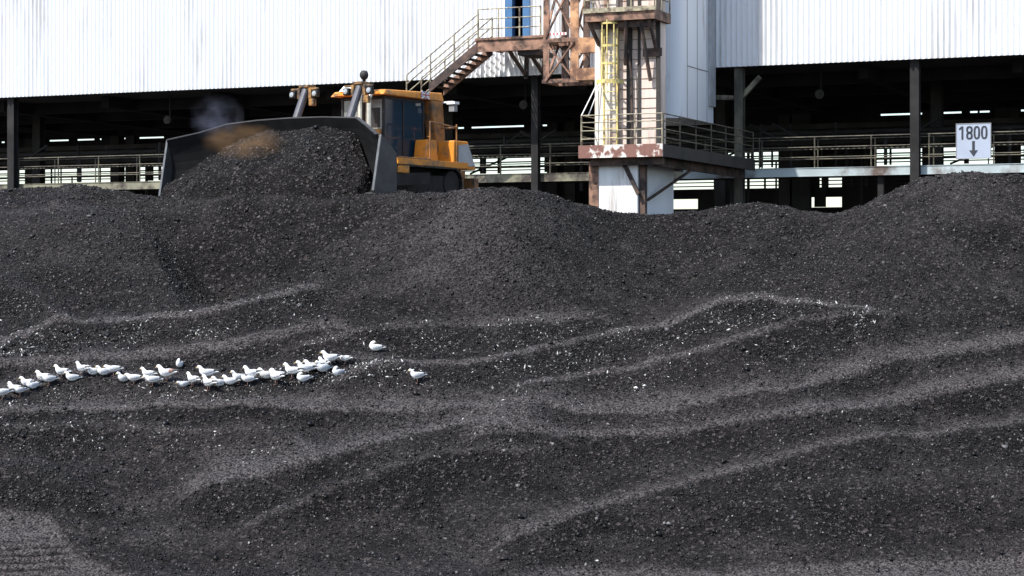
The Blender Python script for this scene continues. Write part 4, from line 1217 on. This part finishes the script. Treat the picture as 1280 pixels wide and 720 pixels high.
# coal carried in front of the blade
gy = np.linspace(-3.72, 3.74, 150) + BY; gx = np.linspace(0, 1, 80)
byx = np.interp(gy, [p[0] for p in BP], [p[1] for p in BP])
topz = np.interp(gy - BY, [-3.75, -3.3, -2.7, -2.0, -1.2, -0.3, 0.8, 1.6, 2.3, 3.0, 3.75], [0.25, 0.55, 1.05, 1.50, 1.72, 1.78, 1.80, 1.78, 1.50, 0.85, 0.10])
lx, lz, ly = [], [], []
for t in gx:
    fwd = t * 2.3
    x = byx + 0.12 + fwd
    z = topz - 0.80 * np.maximum(0, fwd - 0.35) - 0.05 * fwd - 8.0 * max(0, t - 0.74) - 2.2 * np.clip((np.abs(gy - BY) - 3.2) / 0.5, 0, 1) * (gy > BY)
    x = x - np.clip(np.abs(gy - BY) - 2.3, 0, 2) * 0.75 * t
    lx.append(x); lz.append(z); ly.append(gy)
lx, ly, lz = np.array(lx), np.array(ly), np.array(lz)
lz += 0.22 * vnoise(lx / 0.9 + 50, ly / 0.9 + 50, 11) + 0.10 * vnoise(lx / 0.3 + 50, ly / 0.3 + 50, 12) + 0.06 * vnoise(lx / 0.12 + 50, ly / 0.12 + 50, 13)
cR_, sR_ = HX, HY
wx = DO[0] + lx * cR_ - ly * sR_
wy = DO[1] + lx * sR_ + ly * cR_
wzz = DO[2] + lz
ld = np.stack([wx, wy, wzz], -1).reshape(-1, 3)
k1, k2 = lx.shape
li = np.arange(k1 * k2).reshape(k1, k2)
lq = np.stack([li[:-1, :-1], li[1:, :-1], li[1:, 1:], li[:-1, 1:]], -1).reshape(-1, 4)
load = np_mesh('coal_mound', ld, lq, M['coal'], smooth=True)
tag(load, kind='structure')
NM = 7000
kk = rng.choice(len(lq), NM); aa, bb = rng.random((NM, 1)), rng.random((NM, 1))
mp_ = ld[lq[kk, 0]] + aa * (ld[lq[kk, 1]] - ld[lq[kk, 0]]) + bb * (ld[lq[kk, 3]] - ld[lq[kk, 0]])
lv, lf = lumps(mp_, np.clip(rng.lognormal(math.log(0.020), 0.5, NM), 0.01, 0.12))
tag(np_mesh('pushed_coal_lumps', lv, lf, M['lump']), 'loose coal lumps pushed up in front of the blade', 'coal lumps', kind='stuff')

# ------------------------------------------------------------------ dust and exhaust smoke over the blade
def cloud(name, c, r, col, dens, label, seed):
    m = MB()
    prof = [(math.sin(math.pi * i / 12), -math.cos(math.pi * i / 12)) for i in range(1, 12)]
    m.lathe((0, 0, 0), prof, 'z', 20)
    o = m.build(name, None)
    o.data.materials.clear()
    o.location = c; o.scale = r
    mt = bpy.data.materials.new(name); mt.use_nodes = True
    nt = mt.node_tree; nt.nodes.clear()
    out = nt.nodes.new('ShaderNodeOutputMaterial'); pv = nt.nodes.new('ShaderNodeVolumePrincipled')
    pv.inputs['Color'].default_value = (*col, 1)
    tc = nt.nodes.new('ShaderNodeTexCoord')
    ln = nt.nodes.new('ShaderNodeVectorMath'); ln.operation = 'LENGTH'
    nt.links.new(tc.outputs['Object'], ln.inputs[0])
    ns = nt.nodes.new('ShaderNodeTexNoise'); ns.inputs['Scale'].default_value = 2.2; ns.inputs['Detail'].default_value = 3
    mpg = nt.nodes.new('ShaderNodeMapping'); mpg.inputs['Location'].default_value = (seed, 0, 0)
    nt.links.new(tc.outputs['Object'], mpg.inputs[0]); nt.links.new(mpg.outputs[0], ns.inputs['Vector'])
    mr = nt.nodes.new('ShaderNodeMapRange'); mr.inputs[1].default_value = 1.0; mr.inputs[2].default_value = 0.1; mr.inputs[3].default_value = 0; mr.inputs[4].default_value = 1.0
    nt.links.new(ln.outputs['Value'], mr.inputs[0])
    mu = nt.nodes.new('ShaderNodeMath'); mu.operation = 'MULTIPLY'
    nz = nt.nodes.new('ShaderNodeMath'); nz.operation = 'MULTIPLY_ADD'; nz.inputs[1].default_value = 2.6; nz.inputs[2].default_value = -1.1
    nt.links.new(ns.outputs[0], nz.inputs[0])
    nq = nt.nodes.new('ShaderNodeMath'); nq.operation = 'ADD'; nq.use_clamp = True; nq.inputs[1].default_value = 0.12
    nt.links.new(nz.outputs[0], nq.inputs[0])
    nt.links.new(mr.outputs[0], mu.inputs[0]); nt.links.new(nq.outputs[0], mu.inputs[1])
    m2 = nt.nodes.new('ShaderNodeMath'); m2.operation = 'MULTIPLY'; m2.inputs[1].default_value = dens * 2
    nt.links.new(mu.outputs[0], m2.inputs[0]); nt.links.new(m2.outputs[0], pv.inputs['Density'])
    nt.links.new(pv.outputs[0], out.inputs['Volume'])
    o.data.materials.append(mt)
    tag(o, label, 'dust', kind='stuff')
cloud('exhaust_smoke', P(271, 148, 56.8), (0.85, 0.8, 0.75), (0.40, 0.42, 0.56), 0.26, 'faint blue grey puff of smoke over the blade', 3)
cloud('dust_cloud', P(305, 177, 54.6), (1.25, 0.6, 0.55), (0.58, 0.34, 0.16), 0.85, 'brown puff of dust rising off the pushed coal', 9)

# ------------------------------------------------------------------ gulls (local axes: head towards -x)
def gull_mesh(name, pose, brown=False):
    """one continuous lofted body: bill, head, neck, breast, belly, tail; grey folded wings; legs"""
    sit, look = pose in ('sit', 'preen'), pose
    zb = 0.11 if sit else 0.20
    # rings: x, z centre, half width, half height
    if pose == 'stand':
        R = [(-0.300, 0.335, .004, .004), (-0.262, 0.345, .010, .012), (-0.245, 0.352, .026, .028), (-0.215, 0.362, .042, .043), (-0.180, 0.352, .043, .046), (-0.158, 0.318, .046, .056),
             (-0.135, 0.270, .062, .075), (-0.09, 0.225, .085, .090), (-0.02, 0.205, .098, .094), (0.07, 0.205, .090, .080), (0.15, 0.215, .066, .055), (0.22, 0.222, .046, .032), (0.30, 0.222, .036, .014), (0.335, 0.220, .020, .006)]
    elif pose == 'low':
        R = [(-0.340, 0.235, .004, .004), (-0.300, 0.250, .010, .012), (-0.282, 0.256, .026, .028), (-0.250, 0.264, .042, .042), (-0.215, 0.258, .044, .046), (-0.185, 0.240, .050, .056),
             (-0.150, 0.215, .064, .070), (-0.10, 0.195, .082, .082), (-0.02, 0.185, .096, .086), (0.07, 0.187, .088, .074), (0.15, 0.196, .066, .052), (0.22, 0.204, .046, .030), (0.30, 0.208, .036, .014), (0.335, 0.208, .020, .006)]
        zb = 0.18
    elif pose == 'sit':
        R = [(-0.275, 0.215, .004, .004), (-0.238, 0.228, .010, .012), (-0.222, 0.235, .026, .028), (-0.192, 0.246, .042, .042), (-0.158, 0.238, .045, .046), (-0.138, 0.205, .052, .056),
             (-0.120, 0.165, .068, .075), (-0.08, 0.125, .090, .090), (-0.01, 0.105, .104, .095), (0.07, 0.105, .095, .082), (0.15, 0.118, .068, .056), (0.22, 0.128, .046, .032), (0.30, 0.134, .036, .014), (0.335, 0.136, .020, .006)]
    else:   # head tucked round over the back
        R = [(0.030, 0.250, .004, .004), (-0.005, 0.262, .010, .012), (-0.025, 0.266, .026, .027), (-0.055, 0.266, .042, .040), (-0.095, 0.252, .048, .046), (-0.125, 0.220, .056, .056),
             (-0.138, 0.172, .070, .078), (-0.10, 0.130, .092, .092), (-0.02, 0.110, .104, .096), (0.07, 0.110, .095, .082), (0.15, 0.120, .068, .056), (0.22, 0.130, .046, .032), (0.30, 0.136, .036, .014), (0.335, 0.138, .020, .006)]
    N = 14
    m = MB()
    vs = []
    for i, (x, z, w, h) in enumerate(R):
        a = R[max(0, i - 1)]; b = R[min(len(R) - 1, i + 1)]
        tx, tz_ = b[0] - a[0], b[1] - a[1]
        l = math.hypot(tx, tz_) or 1
        ux, uz = -tz_ / l, tx / l
        if uz < 0 and pose != 'preen': ux, uz = -ux, -uz
        for k in range(N):
            q = 2 * math.pi * k / N
            vs.append((x + ux * h * math.sin(q), w * math.cos(q), z + uz * h * math.sin(q)))
    fs, mi = [], []
    for i in range(len(R) - 1):
        for k in range(N):
            fs.append((i * N + k, i * N + (k + 1) % N, (i + 1) * N + (k + 1) % N, (i + 1) * N + k))
            q = 2 * math.pi * (k + 0.5) / N
            s = 0
            if i < 2: s = 2
            elif 7 <= i <= 10 and math.sin(q) > 0.30: s = 1
            elif i >= 12 and brown: s = 4
            mi.append(s)
    fs += [tuple(range(N - 1, -1, -1)), tuple((len(R) - 1) * N + k for k in range(N))]; mi += [2, 0]
    m.add(vs, fs); m.mi = mi
    # folded wings, lying on the flanks and crossing over the tail
    for sg in (-1, 1):
        zz = R[8][1]
        W = [(-0.13, .060, zz + .035, .016, .035), (-0.07, .088, zz + .032, .018, .060), (0.02, .096, zz + .034, .017, .062), (0.11, .082, zz + .040, .015, .048), (0.20, .050, zz + .050, .012, .030), (0.29, .022, zz + .058, .008, .016), (0.375, .006, zz + .060, .004, .006)]
        b0_ = len(m.v)
        K = 8
        for (x, y, z, w, h) in W:
            for k in range(K):
                q = 2 * math.pi * k / K
                m.v.append((x, sg * (y + w * math.cos(q)), z + h * math.sin(q)))
        for i in range(len(W) - 1):
            for k in range(K):
                m.f.append((b0_ + i * K + k, b0_ + i * K + (k + 1) % K, b0_ + (i + 1) * K + (k + 1) % K, b0_ + (i + 1) * K + k)); m.mi.append(3 if i >= 4 else (4 if brown and i >= 3 else 1))
        m.f += [tuple(b0_ + k for k in range(K - 1, -1, -1)), tuple(b0_ + (len(W) - 1) * K + k for k in range(K))]; m.mi += [1, 3]
    if not sit:
        for sg in (-1, 1):
            y = sg * 0.035
            m.bar((0.0, y, zb - 0.03), (0.005, y, 0.005), 0.014, mi=5, n=6)
            m.add([(0.01, y - 0.006, 0.001), (-0.055, y - 0.03, 0.001), (-0.065, y, 0.001), (-0.055, y + 0.03, 0.001), (0.01, y, 0.014)], [(0, 1, 2, 3), (0, 4, 1), (1, 4, 2), (2, 4, 3), (3, 4, 0)], mi=5)
    # eye
    e = R[3]
    for sg in (-1, 1):
        m.lathe((e[0] - 0.012 * (-1 if pose == 'preen' else 1), sg * (e[2] - 0.002), e[1] + 0.008), [(0.001, -0.006), (0.007, 0.0), (0.001, 0.006)], 'y', 6, mi=3)
    o = m.build(name, [M['gull_white'], M['gull_grey'], M['bill'], M['gull_tip'], M['gull_brown'], M['gull_leg']], smooth=True)
    me = o.data
    bpy.data.objects.remove(o)
    return me
GM = {p: gull_mesh('gull_' + p, p) for p in ('stand', 'low', 'sit', 'preen')}
GM['brown'] = gull_mesh('gull_brown', 'stand', True)
G = 'white gulls resting in a ragged line on the coal'
# foot position in the picture, pose, heading (0 = facing left), size, label
GULLS = [
 (3, 500, 'low', 10, 1.0, 'leftmost gull of the flock, half cut off by the left picture edge'),
 (17, 490, 'sit', -15, 1.05, 'round fronted gull at the lower left end, second from the picture edge'),
 (25, 495, 'low', 20, 0.9, 'crouched gull lowest at the left end, below its round fronted neighbour'),
 (34, 483, 'sit', 0, 1.0, 'third gull head up the line from the left picture edge'),
 (41, 487, 'preen', 25, 0.95, 'gull with tucked head nestled against the third gull from the left'),
 (54, 477, 'sit', -10, 1.1, 'wide backed gull climbing the left bank, fourth head up the line'),
 (61, 482, 'low', 15, 1.0, 'flat crouching gull directly below the wide backed gull on the left bank'),
 (77, 474, 'stand', -10, 1.0, 'upright gull facing left before the gap in the left part of the flock'),
 (89, 477, 'sit', 10, 1.0, 'sitting gull tight behind the upright one left of the small gap'),
 (102, 470, 'stand', -20, 1.0, 'highest gull on the hump of the left part of the line'),
 (117, 469, 'sit', 0, 1.0, 'gull sitting just right of the highest gull on the hump'),
 (130, 470, 'sit', 12, 1.0, 'middle gull of the row of three sitting on the hump'),
 (141, 471, 'low', -5, 1.0, 'stretched gull at the right end of the row on the hump'),
 (154, 477, 'sit', 15, 1.0, 'gull stepping down off the hump, right of the stretched one'),
 (167, 481, 'low', 0, 1.0, 'low gull at the bottom left of the trio below the hump'),
 (185, 477, 'stand', -12, 0.95, 'upper gull of the trio below the hump, head up'),
 (190, 484, 'low', 8, 1.0, 'lying gull at the bottom right of the trio below the hump'),
 (209, 477, 'brown', -8, 1.2, 'large brown tailed gull standing tall with its head up'),
 (225, 461, 'preen', 50, 0.9, 'lone gull with hidden head standing above the middle of the flock'),
 (230, 487, 'low', 20, 0.8, 'small low gull at the left end of the middle cluster'),
 (241, 484, 'stand', -25, 1.0, 'gull facing left, second in the middle cluster after the small low one'),
 (259, 477, 'stand', 0, 1.1, 'tall gull at the top of the middle cluster'),
 (261, 490, 'stand', -20, 1.1, 'lowest gull of the middle cluster, nearest the viewer'),
 (273, 484, 'sit', 10, 1.0, 'sitting gull right behind the lowest one of the middle cluster'),
 (287, 483, 'sit', -10, 1.0, 'gull sitting between the middle cluster and the pointed tail pair'),
 (298, 481, 'stand', 15, 0.95, 'gull with raised head in the low row right of the middle cluster'),
 (309, 482, 'low', 0, 0.95, 'crouching gull ending the low row right of the middle cluster'),
 (315, 476, 'stand', -15, 1.1, 'sharp backed gull standing apart above the low row'),
 (333, 474, 'sit', 0, 1.1, 'left gull of the three heaped right of the sharp backed gull'),
 (345, 481, 'stand', -18, 1.05, 'front gull of the three heaped right of the sharp backed gull'),
 (347, 473, 'sit', 10, 1.0, 'rear right gull of the three heaped right of the sharp backed gull'),
 (365, 473, 'stand', -10, 1.1, 'tall gull leading the large right hand cluster on its left'),
 (380, 478, 'preen', 12, 0.95, 'flat gull lying at the foot of the large right hand cluster'),
 (381, 471, 'stand', 8, 1.1, 'second head up gull in the large right hand cluster'),
 (391, 464, 'sit', -12, 1.1, 'gull buried in the thick of the right hand cluster, upper left'),
 (402, 466, 'sit', 18, 1.15, 'gull buried in the thick of the right hand cluster, centre'),
 (405, 460, 'sit', -25, 1.0, 'gull at the back of the right hand cluster, behind the buried pair'),
 (414, 458, 'stand', -6, 1.1, 'highest gull of the large right hand cluster'),
 (432, 456, 'low', -12, 0.85, 'last gull at the right end of the flock, tail pointing right'),
 (422, 471, 'preen', 20, 0.95, 'round gull with tucked head just below the right end of the flock'),
 (469, 440, 'preen', 0, 1.0, 'solitary gull with tucked head up the slope right of the flock'),
 (522, 480, 'stand', 5, 0.98, 'solitary gull standing far to the right of the flock'),
]
for (x, y, pose, hd_, sc, lab) in GULLS:
    o = bpy.data.objects.new('gull', GM[pose]); COL.objects.link(o)
    o.location = on_heap(x, y) + Vector((0, 0, 0.005))
    o.rotation_euler = (0, random.uniform(-0.06, 0.06), math.radians(hd_ * 1.7 + random.uniform(-9, 9)))
    o.scale = (sc * 0.73, sc * 0.76, sc * 0.82)
    tag(o, lab, 'gull', G)
